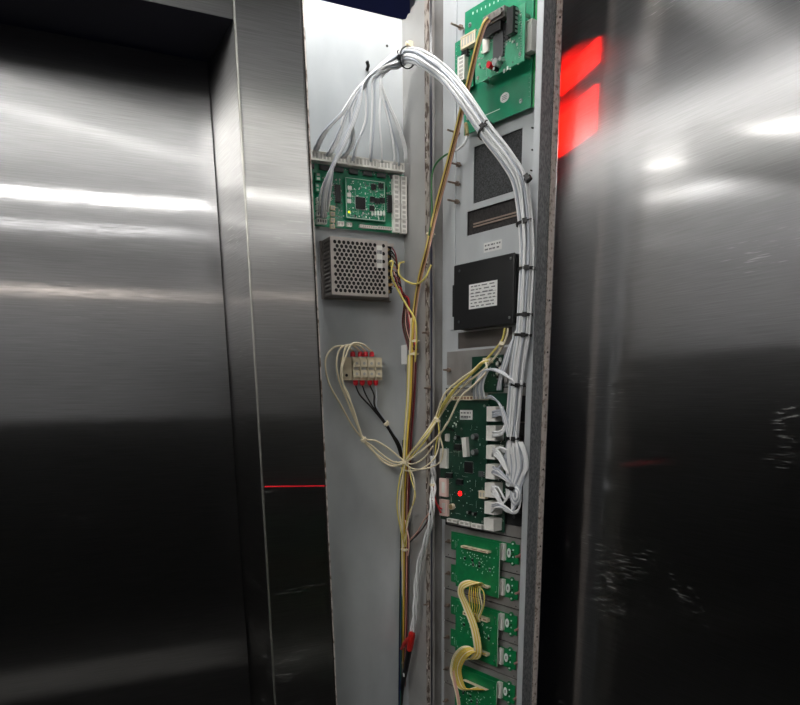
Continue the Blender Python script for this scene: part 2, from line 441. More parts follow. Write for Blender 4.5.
# ------------------------------------------------------------------ hinged control panel (tray with its back towards us)
PZ0 = ZB; PH = ZT - ZB
pan = thing('control_panel', 'tall hinged operating panel swung open, its grey back full of studs and boards', 'panel', FP.w(0, 0, ZB), TH)
def pb(name, mb, m, **k): return obj(name, mb, m, pan, **k)
def prect(a, c, off=0):
    x0, z1 = FP.loc(a[0], a[1], off); x1, z0 = FP.loc(c[0], c[1], off); return x0, z0-ZB, x1, z1-ZB
A = prect((474, 147), (521, 189)); A = (A[0], A[1], A[2], A[3])
xa0, za1 = FP.loc(474, 147); _, za0 = FP.loc(473.6, 203.7); xa1 = FP.loc(522, 150)[0]
xb0, zb1 = FP.loc(467.3, 212); _, zb0 = FP.loc(467.3, 236); xb1 = FP.loc(523, 210)[0]
xc0, zc1 = FP.loc(458, 333); _, zc0 = FP.loc(458, 349); xc1 = FP.loc(512, 340)[0]
holes = [(xa0, za0-ZB, xa1, za1-ZB), (xb0, zb0-ZB, xb1, zb1-ZB), (xc0, zc0-ZB, xc1, zc1-ZB)]
def holed(x0, x1, z0, z1, hs, y0, y1, b):
    xs = sorted({x0, x1, *[h[0] for h in hs], *[h[2] for h in hs]}); zs = sorted({z0, z1, *[h[1] for h in hs], *[h[3] for h in hs]})
    for i in range(len(xs)-1):
        for j in range(len(zs)-1):
            cx, cz = (xs[i]+xs[i+1])/2, (zs[j]+zs[j+1])/2
            if any(h[0] < cx < h[2] and h[1] < cz < h[3] for h in hs): continue
            b.box(xs[i], xs[i+1], y0, y1, zs[j], zs[j+1])
b = MB(); holed(0, LP, 0, PH, holes, 0, 0.0015, b); pb('back_sheet', b, 'tray')
b = MB(); b.box(0, 0.0015, -TRAY, 0, 0, PH); b.box(0.0015, 0.006, -TRAY, -TRAY+0.0012, 0, PH); pb('hinge_flange', b, 'plate_low')
b = MB(); b.box(LP-0.0015, LP, -TRAY, 0.0015, 0, PH); pb('outer_flange', b, 'speckle', label='dark speckled outer flange')
b = MB(); b.box(LP-0.012, LP-0.0002, -TRAY-0.0012, -TRAY, 0, PH); pb('flange_lip', b, 'tray', label='pale turned lip of the flange')
b = MB(); b.box(0.0, LP+0.002, 0.0135, 0.015, 0, PH); pb('faceplate', b, 'far_steel', uv=(0, 2), label='brushed stainless front face')
b = MB(); b.box(LP+0.0005, LP+0.002, 0.0018, 0.0135, 0, PH); pb('faceplate_edge', b, 'edge_tan', label='worn tan folded edge of the faceplate')
b = MB(); b.box(0.0, 0.0015, 0.0018, 0.0135, 0, PH); pb('faceplate_edge', b, 'plate')
# screws on the folded edge
for py in (18, 300, 352, 395, 470, 548, 590, 640):
    p = FP.hit(550 - py*0.012, py); zz = FP.loc(552 - py*0.018, py)[1]-ZB
    b = MB(); b.cyl((LP+0.002, 0.008, zz), (LP+0.003, 0.008, zz), 0.0016, n=8); pb('screw', b, 'stud_dark')
# backing behind the cut-outs
b = MB(); b.box(xa0-0.004, xa1+0.002, 0.003, 0.005, za0-ZB-0.004, za1-ZB+0.004); pb('speaker_grille', b, 'grille', label='dark grainy speaker grille behind a cut-out')
b = MB(); b.box(xb0-0.004, xb1+0.002, 0.0045, 0.006, zb0-ZB-0.004, zb1-ZB+0.004, 0)
hb = zb1-zb0
for f0, f1 in ((0.30, 0.36), (0.42, 0.48)):
    b.box(xb0+0.012, xb1+0.001, 0.003, 0.0045, zb0-ZB+hb*f0, zb0-ZB+hb*f1, 1)
pb('vent_louvre', b, ['slat_dark', 'slat_tan'], label='dark louvre with two tan slats behind a cut-out')
b = MB(); b.box(xc0-0.004, xc1+0.002, 0.002, 0.0035, zc0-ZB-0.004, zc1-ZB+0.004); pb('steel_backing', b, 'dull_steel', label='dull brownish steel behind a cut-out')
# mounting plates of the lower button rows
rows_l = [524, 556.5, 588, 620, 651, 682, 713]; rows_r = [538, 574, 609.5, 645.5, 681, 716, 752]
# rows from geometry: equal pitch
zr = [FP.loc(444.5, y, 0.004)[1] - ZB for y in rows_l]
x_l = FP.loc(444.5, 600, 0.004)[0]; x_r = FP.loc(524, 600, 0.004)[0]
b = MB(); b.box(x_l-0.002, x_r+0.001, -0.0006, -0.0001, 0.01, zr[0]); b.box(x_l-0.002, x_r+0.001, -0.0006, -0.0001, zr[0], FP.loc(447, 388)[1]-ZB); pb('gap_shade_sheet', b, 'inside')  # black sheet added so the gaps between plates look shaded
for k in range(len(zr)-1):
    b = MB(); b.box(x_l, x_r, -0.0045, -0.0001, zr[k+1]+0.0014, zr[k]-0.0014)
    for xx in (x_l+0.012, x_r-0.018):
        b.cyl((xx, -0.0052, zr[k+1]+0.006), (xx, -0.0045, zr[k+1]+0.006), 0.0012, n=8, m=1)
    pb('button_plate', b, ['plate_low', 'inside'], bevel=0.0008)
# upper carrier plates behind the main board
for (pa, pc) in (((447, 352), (508, 385)), ((447, 389), (526, 421)), ((447, 424), (526, 455)), ((447, 458), (526, 489)), ((447, 492), (526, 524))):
    xx0, z1_ = FP.loc(pa[0], pa[1], 0.004); xx1 = FP.loc(pc[0], pa[1], 0.004)[0]; z0_ = FP.loc(pa[0], pc[1], 0.004)[1]
    b = MB(); b.box(xx0, xx1, -0.0045, -0.0001, z0_-ZB, z1_-ZB); pb('carrier_plate', b, 'plate_low', bevel=0.0008)
# raised channels of the sheet beside the cut-outs
xx0 = FP.loc(451.5, 200, 0.002)[0]; xx1 = FP.loc(455.5, 200, 0.002)[0]
b = MB(); b.box(xx0, xx1, -0.003, -0.0001, FP.loc(454, 330)[1]-ZB, PH-0.01); pb('stiffening_rib', b, 'tray', bevel=0.001)
xx0 = FP.loc(531, 300, 0.004)[0]
b = MB(); b.box(xx0, LP-0.002, -0.008, -0.0001, FP.loc(530, 342)[1]-ZB, PH-0.01); b.box(xx0+0.006, LP-0.002, -0.008, -0.0001, 0.02, FP.loc(530, 342)[1]-ZB-0.002)
pb('stiffening_rib', b, 'tray', bevel=0.001)
# threaded studs
def stud(px, py, ln, m='stud', r=0.0017, nut=True):
    x, z = FP.loc(px, py, 0.004); z -= ZB
    b = MB(); b.cyl((x, -0.0005, z), (x, -ln, z), r, n=8)
    if nut: b.cyl((x, -0.0045, z), (x, -0.0095, z), 0.0042, n=6)
    pb('stud', b, m)
for (px, py) in ((462, 28), (459.5, 165), (458.5, 184), (458, 202), (458, 133)): stud(px, py, 0.028)
for (px, py) in ((450, 370), (450, 402)): stud(px, py, 0.020)
for (px, py) in ((450, 541), (449.5, 573), (449, 605), (448.5, 636.5), (448, 668), (447.5, 700)): stud(px, py, 0.016)
for (px, py) in ((522, 555.5), (521.5, 592), (521, 628.5), (520.5, 661.5), (519.5, 697)): stud(px, py, 0.020, 'stud_pink', 0.0024)
for (px, py) in ((536, 129), (536, 151), (535, 171.5)): stud(px, py, 0.014, 'stud_dark', 0.0013, False)
# label on the sheet
Z3 = FP.loc(484, 243.5)[1]; X3 = FP.loc(484, 243.5)[0]; X4 = FP.loc(502, 240)[0]; Z4 = FP.loc(484, 253)[1]
def label_mb(x0, x1, z0, z1, y, rows, b=None, th=0.0004, seed=1):
    """paper label with unreadably small printed rows"""
    b = b or MB(); rnd = random.Random(seed)
    b.box(x0, x1, y-th, y, z0, z1, 0)
    w = x1-x0; h = z1-z0
    for i in range(rows):
        zc = z1 - h*(i+0.7)/(rows+0.4); x = x0+w*0.07
        while x < x1-w*0.12:
            l = w*rnd.uniform(0.05, 0.2); e = min(x+l, x1-w*0.07)
            b.box(x, e, y-th*1.8, y-th, zc-h*0.16/rows, zc+h*0.16/rows, 1)
            x = e + w*rnd.uniform(0.03, 0.10)
    return b
b = label_mb(X3, X4, Z4-ZB, Z3-ZB, -0.0001, 2, seed=3); pb('paper_label', b, ['label', 'ink'], label='small white paper label')
# front face fittings, seen only as reflections in the side wall
def front_disp(z0, z1):
    x0, x1 = LP*0.40, LP*0.95
    b = MB(); b.box(x0-0.008, x1+0.008, 0.0152, 0.018, z0-0.02, z1+0.02, 0); d = pb('floor_display', b, 'black', bevel=0.001)
    e = MB(); n_ = 9
    zm = z0 + (z1-z0)*0.62
    for (a_, c_) in ((z0, zm-0.014), (zm+0.014, z1)):
        for i in range(n_):
            h_ = (c_-a_)/n_
            e.box(x0, x1, 0.0182, 0.0195, a_+i*h_, a_+(i+0.82)*h_)
    obj('lit_matrix', e, 'display', d, label='red lit rows of the display')
front_disp(1.5+0.405-ZB, 1.5+0.535-ZB)
b = MB(); zk = 1.5-0.26-ZB
b.box(LP-0.11, LP-0.016, 0.0152, 0.0168, zk-0.055, zk+0.06); kp = pb('lock_plate', b, 'black', bevel=0.001, label='black plate with key switch')
b = MB(); b.cyl((LP-0.055, 0.017, zk-0.012), (LP-0.055, 0.021, zk-0.012), 0.014, 0.0125, n=24); obj('key_switch', b, 'steel_plain', kp)
for dx, dz in ((-0.055, 0.048), (-0.055, 0.02), (-0.03, -0.012), (-0.055, -0.036), (-0.085, 0.0)):
    b = MB(); b.cyl((LP+dx, 0.017, zk+dz), (LP+dx, 0.0185, zk+dz), 0.0028, n=10); obj('screw', b, 'steel_plain', kp)
# ------------------------------------------------------------------ helpers for circuit boards
def mount(fr, a, off, name, label, cat, group=None):
    x, z = fr.loc(a[0], a[1], off); return Mount(fr, x, z, off, name, label, cat, group)
def cap(T, px, py, off, r, h, m='chip', name='capacitor', top='solder', parent=None):
    c = T.P(px, py, off); b = MB()
    b.cyl(c, c+Vector((0, -h, 0)), r, n=14); b.cyl(c+Vector((0, -h, 0)), c+Vector((0, -h-0.0004, 0)), r*0.8, n=14, m=1)
    return obj(name, b, [m, top], parent or T.root)
def chip(T, a, c, off, h=0.002, m='chip', legs='x', n=6, name='chip', parent=None):
    """package with rows of solder legs"""
    r = T.R(a, c, off); x0, z0, x1, z1 = r[0]-T.x, r[1]-T.z, r[2]-T.x, r[3]-T.z
    b = MB(); b.box(x0, x1, -off-0.0003, -off-h, z0, z1, 0)
    L = 0.0011
    if 'x' in legs:
        for i in range(n):
            zz = z0+(z1-z0)*(i+0.5)/n; w_ = (z1-z0)/n*0.25
            b.box(x0-L, x0, -off, -off-h*0.5, zz-w_, zz+w_, 1); b.box(x1, x1+L, -off, -off-h*0.5, zz-w_, zz+w_, 1)
    if 'z' in legs:
        for i in range(n):
            xx = x0+(x1-x0)*(i+0.5)/n; w_ = (x1-x0)/n*0.25
            b.box(xx-w_, xx+w_, -off, -off-h*0.5, z0-L, z0, 1); b.box(xx-w_, xx+w_, -off, -off-h*0.5, z1, z1+L, 1)
    return obj(name, b, [m, 'solder'], parent or T.root)
def conn(T, a, c, off, h, m='conn_white', n=4, vert=True, name='connector', slot='slot_grey', inset=0.22, parent=None, rect=None):
    """plug housing with a row of sunk cavities"""
    r = rect or T.R(a, c, off+h); x0, z0, x1, z1 = r[0]-T.x, r[1]-T.z, r[2]-T.x, r[3]-T.z
    b = MB(); b.box(x0, x1, -off, -off-h, z0, z1, 0)
    for i in range(n):
        if vert:
            zz = z0+(z1-z0)*(i+0.5)/n; hh = (z1-z0)/n*0.3; xi = (x1-x0)*inset
            b.box(x0+xi, x1-xi, -off-h-0.0002, -off-h, zz-hh, zz+hh, 1)
        else:
            xx = x0+(x1-x0)*(i+0.5)/n; ww = (x1-x0)/n*0.3; zi = (z1-z0)*inset
            b.box(xx-ww, xx+ww, -off-h-0.0002, -off-h, z0+zi, z1-zi, 1)
    # rim walls
    t = min(x1-x0, z1-z0)*0.12; e = 0.0008
    b.box(x0, x1, -off-h-e, -off-h, z0, z0+t); b.box(x0, x1, -off-h-e, -off-h, z1-t, z1)
    b.box(x0, x0+t, -off-h-e, -off-h, z0+t, z1-t); b.box(x1-t, x1, -off-h-e, -off-h, z0+t, z1-t)
    return obj(name, b, [m, slot], parent or T.root)
def smds(T, a, c, off, n, seed, name='surface_parts', mats=('chip', 'solder', 'silk', 'chip_grey'), lo=0.0006, hi=0.0017, parent=None, traces=0):
    """the crowd of tiny soldered parts and printed marks too small to tell apart"""
    rnd = random.Random(seed); r = T.R(a, c, off); b = MB()
    x0, z0, x1, z1 = r[0]-T.x, r[1]-T.z, r[2]-T.x, r[3]-T.z
    for i in range(n):
        x = rnd.uniform(x0, x1); z = rnd.uniform(z0, z1); w_ = rnd.uniform(lo, hi); h_ = w_*rnd.choice((0.5, 0.6, 1.6, 1.0)); k = rnd.randrange(len(mats))
        b.box(x-w_, x+w_, -off, -off-0.0008, z-h_, z+h_, k)
        if k == 0:
            b.box(x-w_*1.25, x-w_, -off, -off-0.0007, z-h_*0.8, z+h_*0.8, 1); b.box(x+w_, x+w_*1.25, -off, -off-0.0007, z-h_*0.8, z+h_*0.8, 1)
    for i in range(traces):
        x = rnd.uniform(x0, x1); z = rnd.uniform(z0, z1); l = rnd.uniform(0.004, 0.014)
        if rnd.random() < 0.5: b.box(x, min(x+l, x1), -off, -off-0.00015, z, z+0.0003, 2)
        else: b.box(x, x+0.0003, -off, -off-0.00015, z, min(z+l, z1), 2)
    o_ = obj(name, b, list(mats), parent or T.root, kind='stuff'); return o_
def led(T, px, py, off, m, r=0.0016, parent=None, label=None):
    c = T.P(px, py, off); b = MB(); b.cyl(c, c+Vector((0, -0.0015, 0)), r, r*0.8, n=10); return obj('status_light', b, m, parent or T.root, label=label)
def disc(T, px, py, off, rx, rz, m, name, parent=None, th=0.0004, label=None):
    c = T.P(px, py, off); b = MB(); n = 20; i = 0
    for y in (-off, -off-th):
        for k in range(n): b.v.append((c.x+math.cos(2*PI*k/n)*rx, y, c.z+math.sin(2*PI*k/n)*rz))
    for k in range(n): b.f.append((k, (k+1) % n, n+(k+1) % n, n+k)); b.m.append(0)
    b.f.append(tuple(range(n))); b.m.append(0); b.f.append(tuple(range(2*n-1, n-1, -1))); b.m.append(0)
    for k in range(3): b.box(c.x-rx*0.55, c.x+rx*0.5, -off-th*1.6, -off-th, c.z+rz*(0.35-0.35*k)-rz*0.06, c.z+rz*(0.35-0.35*k)+rz*0.06, 1)
    return obj(name, b, [m, 'ink'], parent or T.root, label=label)
def screw(T, px, py, off, r=0.0028, m='solder', parent=None):
    c = T.P(px, py, off); b = MB(); b.cyl(c, c+Vector((0, -0.0016, 0)), r, r*0.8, n=14)
    b.box(c.x-r*0.6, c.x+r*0.6, c.y-0.0018, c.y-0.0016, c.z-r*0.12, c.z+r*0.12, 1); return obj('screw', b, [m, 'inside'], parent or T.root)

# ================================================================== board in the recess
T = mount(FC, (316, 233), 0.010, 'relay_board', 'bright green circuit board in the recess above the perforated power supply', 'circuit board')
r = T.R((314, 163), (405, 234.5), 0.012)
r = (XL-0.012, r[1], r[2], r[3]); main_r = r
T.box('circuit_board', r, 0.0105, 0.012, 'pcb', bevel=0.0003)
for (px, py) in ((319, 168), (400, 176), (320, 226), (399, 231)):
    c = T.P(px, py, 0.01); b = MB(); b.cyl(c, (c.x, -0.0001, c.z), 0.0025, n=8); obj('spacer', b, 'steel_plain', T.root)
# long terminal strip with the plugged white wires
x0s, zs1 = FC.loc(313, 156, 0.03); x1s, zs0 = FC.loc(405, 172.5, 0.03)
zt1 = FC.loc(405, 163, 0.03)[1]; zt0 = FC.loc(405, 172, 0.03)[1]
strip_r = (XL-0.01, zt0, x1s, zt1)
for k in range(8):
    w_ = (strip_r[2]-strip_r[0])/8
    rr = (strip_r[0]+k*w_+0.0004, zt0, strip_r[0]+(k+1)*w_-0.0004, zt1)
    conn(T, None, None, 0.012, 0.016, 'conn_white', 4, False, rect=rr)
b = MB()
for k in range(8):
    w_ = (strip_r[2]-strip_r[0])/8; xx = strip_r[0]+(k+0.5)*w_-T.x
    b.box(xx-w_*0.3, xx+w_*0.3, -0.0125, -0.018, zt0-0.010-T.z, zt0-0.003-T.z, 0)
obj('pin_housing', b, 'chip_grey', T.root, kind='stuff')
# two white columns on the right
for (pa, pc) in (((393, 175), (399.5, 233)), ((400.5, 176), (406.5, 234))):
    x0, z1 = FC.loc(pa[0], pa[1], 0.02); x1, z0 = FC.loc(pc[0], pc[1], 0.02); h4 = (z1-z0)/4
    for k in range(4): conn(T, None, None, 0.012, 0.010, 'conn_white', 3, True, rect=(x0, z0+k*h4+0.0004, x1, z0+(k+1)*h4-0.0004))
# daughter board
x0, z1 = FC.loc(345, 176.5, 0.020); x1, z0 = FC.loc(385.5, 222, 0.020)
db = T.box('daughter_board', (x0, z0, x1, z1), 0.0185, 0.020, 'pcb', label='raised green daughter board')
def sub(T, fn, *a, **k): return fn(T, *a, **k)
for k in range(2):
    zz = z1-0.004 if k else z0+0.004
    b = MB(); b.box(x0+0.004-T.x, x1-0.004-T.x, -0.012, -0.0185, zz-0.0015-T.z, zz+0.0015-T.z); obj('header_pins', b, 'chip', db)
b = MB(); e_ = 0.0007
for q in ((x0+.001, z1-.0017, x1-.001, z1-.001), (x0+.001, z0+.001, x1-.001, z0+.0017), (x0+.001, z0+.001, x0+.0017, z1-.001), (x1-.0017, z0+.001, x1-.001, z1-.001)):
    b.box(q[0]-T.x, q[2]-T.x, -0.0202, -0.020, q[1]-T.z, q[3]-T.z)
obj('printed_border', b, 'silk', db)
chip(T, (355.3, 196.8), (365.2, 209.8), 0.020, 0.0018, 'chip', 'xz', 10, 'processor', parent=db)
for (px, py) in ((373, 187), (380.5, 186), (372, 199.5), (377, 201), (382, 200.5), (371.5, 208.5)):
    chip(T, (px-2.4, py-2.8), (px+2.4, py+2.8), 0.020, 0.0028, 'chip', 'z', 2, parent=db)
for k in range(5): chip(T, (371.2+k*2.9, 211), (373.2+k*2.9, 215.5), 0.020, 0.0014, 'silk', 'z', 1, 'resistor', parent=db)
for (px, py) in ((349.5, 188), (349, 195), (349, 201)): chip(T, (px-2, py-2), (px+2, py+2), 0.020, 0.0016, 'conn_white', 'z', 2, parent=db)
smds(T, (348, 180), (384, 220), 0.020, 150, 5, mats=('chip', 'solder', 'silk', 'conn_white'), lo=0.0004, hi=0.0011, parent=db, traces=40)
led(T, 349, 212, 0.020, 'yellow_led', 0.002, parent=db, label='glowing yellow light')
# rest of the carrier board
chip(T, (334.5, 185), (340, 203), 0.012, 0.005, 'chip', 'x', 9, 'driver_chip')
chip(T, (386.8, 195.5), (390.8, 213), 0.012, 0.006, 'chip', 'x', 8, 'pin_header')
for k in range(4): conn(T, (330.5, 205.5+k*6.2), (335, 210+k*6.2), 0.012, 0.005, 'conn_cream', 1, False, name='relay')
conn(T, (337.5, 221), (344, 226), 0.012, 0.007, 'conn_white', 2, False); conn(T, (347, 222.5), (352, 226.5), 0.012, 0.006, 'conn_white', 2, False)
conn(T, (360, 224.5), (377, 228.8), 0.012, 0.006, 'conn_white', 8, False); conn(T, (378, 225.8), (391.5, 230), 0.012, 0.006, 'conn_white', 6, False)
for k in range(4): conn(T, (317.0, 197+k*7), (327, 203+k*7), 0.012, 0.010, 'conn_white', 4, False, slot='chip_grey')
conn(T, (315.5, 172), (321, 181), 0.012, 0.008, 'pcb', 2, True, name='terminal')
conn(T, (315.5, 183.5), (320, 192), 0.012, 0.008, 'pcb', 2, True, name='terminal')
smds(T, (322, 176), (344, 226), 0.012, 90, 11, lo=0.0004, hi=0.0013, traces=16)
smds(T, (345, 168), (392, 177), 0.012, 30, 12, lo=0.0004, hi=0.0012, traces=20)
smds(T, (386, 180), (392, 222), 0.012, 16, 13, lo=0.0004, hi=0.0010, traces=4)

# ================================================================== perforated power supply
T = mount(FC, (320, 300), 0.0, 'power_supply', 'perforated metal power supply box mounted under the green board in the recess', 'power supply')
OFF = 0.046
x0, z1 = FC.loc(330.2, 237.5, OFF); x1, z0 = FC.loc(388.3, 297, OFF); z1 = FC.loc(388.3, 241.5, OFF)[1]; z0b = FC.loc(333, 294.5, OFF)[1]; z0 = (z0+z0b)/2
z1 = (z1+FC.loc(330.2, 237.0, OFF)[1])/2
X0, X1, Z0, Z1 = x0-T.x, x1-T.x, z0-T.z, z1-T.z
def perforated(origin, du, dv, nrm, w_, h_, nx, ny, r, m0, marg, name, mats, label=None, pad=None):
    """sheet with real staggered round holes"""
    b = MB(); cu = (w_-2*marg)/nx; cv = (h_-2*marg)/ny
    O = Vector(origin)
    def P(u, v): return O + du*u + dv*v
    def quad(u0, v0, u1, v1):
        if u1-u0 > 1e-6 and v1-v0 > 1e-6: b.quad(P(u0, v0), P(u1, v0), P(u1, v1), P(u0, v1))
    quad(0, 0, w_, marg); quad(0, h_-marg, w_, h_)
    for j in range(ny):
        v0 = marg+j*cv; v1 = v0+cv; sh = cu*0.5 if j % 2 else 0
        n_ = nx-1 if j % 2 else nx
        quad(0, v0, marg+sh, v1); quad(marg+sh+n_*cu, v0, w_, v1)
        for i in range(n_):
            u0 = marg+sh+i*cu; u1 = u0+cu; uc = (u0+u1)/2; vc = (v0+v1)/2
            if pad and pad(uc/w_, vc/h_): quad(u0, v0, u1, v1); continue
            K = 8; ring = [P(uc+r*math.cos(2*PI*(k+0.5)/K), vc+r*math.sin(2*PI*(k+0.5)/K)) for k in range(K)]
            out = []
            for k in range(K):
                a = 2*PI*(k+0.5)/K; c_, s_ = math.cos(a), math.sin(a); f_ = min(cu/2/abs(c_), cv/2/abs(s_))
                out.append((max(u0, min(u1, uc+c_*f_)), max(v0, min(v1, vc+s_*f_))))
            cor = {0: (u1, v1), 2: (u0, v1), 4: (u0, v0), 6: (u1, v0)}
            for k in range(K):
                k2 = (k+1) % K; A_ = P(*out[k]); B_ = P(*out[k2])
                i_ = len(b.v)
                if k in cor:
                    b.v += [tuple(ring[k]), tuple(A_), tuple(P(*cor[k])), tuple(B_), tuple(ring[k2])]; b.f.append((i_, i_+1, i_+2, i_+3, i_+4)); b.m.append(0)
                else:
                    b.quad(ring[k], A_, B_, ring[k2])
    o_ = obj(name, b, mats, T.root, label=label)
    s_ = o_.modifiers.new('thick', 'SOLIDIFY'); s_.thickness = 0.0009; s_.offset = 0
    return o_
UX, UZ, UY = Vector((1, 0, 0)), Vector((0, 0, 1)), Vector((0, 1, 0))
perforated((X0, -OFF, Z0), UX, UZ, None, X1-X0, Z1-Z0, 12, 13, 0.0034, 0, 0.004, 'perforated_front', 'psu', pad=lambda u, v: 0.80 < u < 0.92 and 0.5 < v < 0.94)
perforated((X0, -0.004, Z0), -UY, UZ, None, OFF-0.004, Z1-Z0, 6, 13, 0.0027, 0, 0.003, 'perforated_side', 'psu_shaded', label='perforated side of the box in shaded metal colour')
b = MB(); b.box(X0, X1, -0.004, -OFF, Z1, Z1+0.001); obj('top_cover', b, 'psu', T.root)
b = MB(); b.box(X0, X1, -0.004, -OFF, Z0-0.001, Z0); obj('bottom_cover', b, 'psu_shaded', T.root)
b = MB(); b.box(X0-0.004, X1+0.022, -0.0005, -0.004, Z0-0.003, Z1+0.001); b.box(X0-0.001, X1+0.022, -0.004, -0.012, Z0-0.0035, Z0-0.0015); obj('base_bracket', b, 'psu_shaded', T.root, bevel=0.0005)
b = MB(); b.box(X0+0.003, X1-0.002, -0.005, -0.040, Z0+0.002, Z1-0.002); obj('hole_shade_block', b, 'inside', T.root, label='black block put in to shade the holes')  # black fill painting the shade inside the box behind the holes
b = label_mb(X0+(X1-X0)*0.80, X0+(X1-X0)*0.90, Z0+(Z1-Z0)*0.52, Z0+(Z1-Z0)*0.92, -OFF-0.0006, 2, seed=8); obj('paper_label', b, ['conn_white', 'ink'], T.root)
# screw terminals at its right end
xt0 = X1+0.0008; tb = MB(); tb.box(xt0, xt0+0.014, -0.0045, -0.030, Z0+0.010, Z1-0.004)
tm = obj('terminal_strip', tb, 'chip', T.root)
for k in range(7):
    zz = Z0+0.012+(Z1-Z0-0.022)*k/6
    b = MB(); b.box(xt0+0.001, xt0+0.013, -0.030, -0.036, zz+0.004, zz+0.0055); obj('barrier', b, 'chip', tm)
    b = MB(); b.cyl((xt0+0.007, -0.030, zz), (xt0+0.007, -0.0325, zz), 0.0028, n=12); obj('terminal_screw', b, 'brass', tm)
b = MB(); b.box(xt0, xt0+0.015, -0.0305, -0.040, Z1-0.006, Z1-0.001); obj('cover_tab', b, 'psu', T.root)

# ================================================================== four-way terminal block
T = mount(FC, (342, 381), 0.0, 'terminal_block', 'cream four-way terminal block with red wire boots on the recess back', 'terminal block')
OFF = 0.024
x0, z1 = FC.loc(352.5, 357, OFF); x1, z0 = FC.loc(382.5, 380, OFF)
tabx, _ = FC.loc(343, 357, 0.016)
b = MB(); b.box(tabx-T.x, x1+0.004-T.x, -0.0002, -0.014, z0-T.z, z1-T.z)
c = Vector(((tabx+x0)/2-0.001-T.x, -0.014, z0+0.009-T.z)); b.cyl(c, c+Vector((0, -0.0004, 0)), 0.0028, n=14, m=1)
base = obj('base', b, ['conn_cream', 'inside'], T.root, bevel=0.0006)
wd = (x1-x0)/4
for k in range(4):
    a_, c_ = x0+k*wd+0.0006-T.x, x0+(k+1)*wd-0.0006-T.x; zb_, zt_ = z0-T.z, z1-T.z; h_ = zt_-zb_
    b = MB(); b.box(a_, c_, -0.0142, -OFF+0.006, zb_, zt_); b.box(a_, c_, -OFF+0.006, -OFF, zb_+h_*0.12, zb_+h_*0.42); b.box(a_, c_, -OFF+0.006, -OFF, zb_+h_*0.58, zb_+h_*0.88)
    b.box(a_, a_+0.0012, -OFF+0.006, -OFF-0.0015, zb_, zt_)
    for zz in (0.27, 0.73): b.cyl(((a_+c_)/2+0.0005, -OFF, zb_+h_*zz), ((a_+c_)/2+0.0005, -OFF-0.0008, zb_+h_*zz), wd*0.17, n=10, m=1)
    b.box(a_+0.001, c_-0.001, -OFF+0.0045, -OFF+0.006, zb_+h_*0.45, zb_+h_*0.55, 1)
    obj('terminal', b, ['conn_cream', 'slot_grey'], T.root)
BOOT_T = []; BOOT_B = []
for k, (xt, xb) in enumerate(((352.8, 355.5), (360.4, 362.2), (365.6, 369.8), (371.8, 375.8))):
    for (px, top) in ((xt, True), (xb, False)):
        p = T.P(px, 356 if top else 381, 0.016); d = 1 if top else -1
        b = MB(); b.cyl(p+Vector((0, 0, -0.001*d)), p+Vector((0, 0, 0.006*d)), 0.0050, 0.0046, n=12); b.cyl(p+Vector((0, 0, 0.006*d)), p+Vector((0, 0, 0.0085*d)), 0.0046, 0.002, n=12)
        obj('wire_boot', b, 'red', T.root, label='red insulated wire boot')
        (BOOT_T if top else BOOT_B).append(T.root.location + (p+Vector((0, 0, 0.0085*d))))

# ================================================================== display board at the panel top
T = mount(FP, (464, 125), 0.010, 'display_board', 'large green circuit board at the panel top carrying a raised board', 'circuit board')
x0 = FP.loc(464.5, 60, 0.012)[0]; x1 = FP.loc(532.5, 50, 0.012)[0]; z0 = FP.loc(531.5, 107, 0.012)[1]
ztop = FP.loc(464, 13, 0.012)[1]
T.box('circuit_board', (x0, z0, x1, ztop+0.0), 0.010, 0.012, 'pcb', bevel=0.0004)
T.box('board_edge', (x1+0.001, z0, x1+0.008, ztop), 0.004, 0.010, 'pcb_edge', label='green flank beside the board')
for (px, py) in ((521, 101), (470, 25), (468, 118)): screw(T, px, py, 0.012, 0.0036)
disc(T, 504.7, 97.5, 0.012, 0.0095, 0.0068, 'label', 'oval_sticker', label='white oval sticker')
b = MB(); p0 = T.P(478, 119, 0.012); p1 = T.P(500, 111, 0.012); b.box(p0.x, p1.x, -0.012, -0.0123, p0.z, p0.z+0.0012); obj('printed_line', b, 'silk', T.root)
b = MB()
for k in range(9):
    p = T.P(473+k*4.2, 13-k*2.1, 0.012); b.box(p.x-0.0009, p.x+0.0009, -0.012, -0.0122, p.z-0.002, p.z+0.0015)
obj('printed_marks', b, 'silk', T.root)
b = MB()
for k in range(10): b.cyl(T.P(529.2, 55+k*4.6, 0.012), T.P(529.2, 55+k*4.6, 0.0124), 0.0005, n=6)
obj('solder_points', b, 'solder', T.root, kind='stuff')
# left lower piece
x0, z1 = FP.loc(455, 43, 0.020); x1, z0 = FP.loc(473, 86, 0.020)
side = T.box('side_board', (x0, z0, x1, z1), 0.0185, 0.020, 'pcb', label='small green board on the left flank')
conn(T, (461, 37.5), (475.5, 42), 0.020, 0.010, 'conn_cream', 5, False, parent=side)
conn(T, (457.8, 58), (464.5, 79), 0.020, 0.008, 'conn_white', 6, True, parent=side)
chip(T, (464, 44), (470, 56), 0.020, 0.006, 'chip', 'x', 5, parent=side)
smds(T, (456, 46), (472, 84), 0.020, 26, 21, parent=side, lo=0.0005, hi=0.0014)
b = MB()
for k in range(9): b.cyl(T.P(456.2, 47+k*4.2, 0.020), T.P(456.2, 47+k*4.2, 0.0206), 0.0006, n=6)
obj('solder_points', b, 'solder', side, kind='stuff')
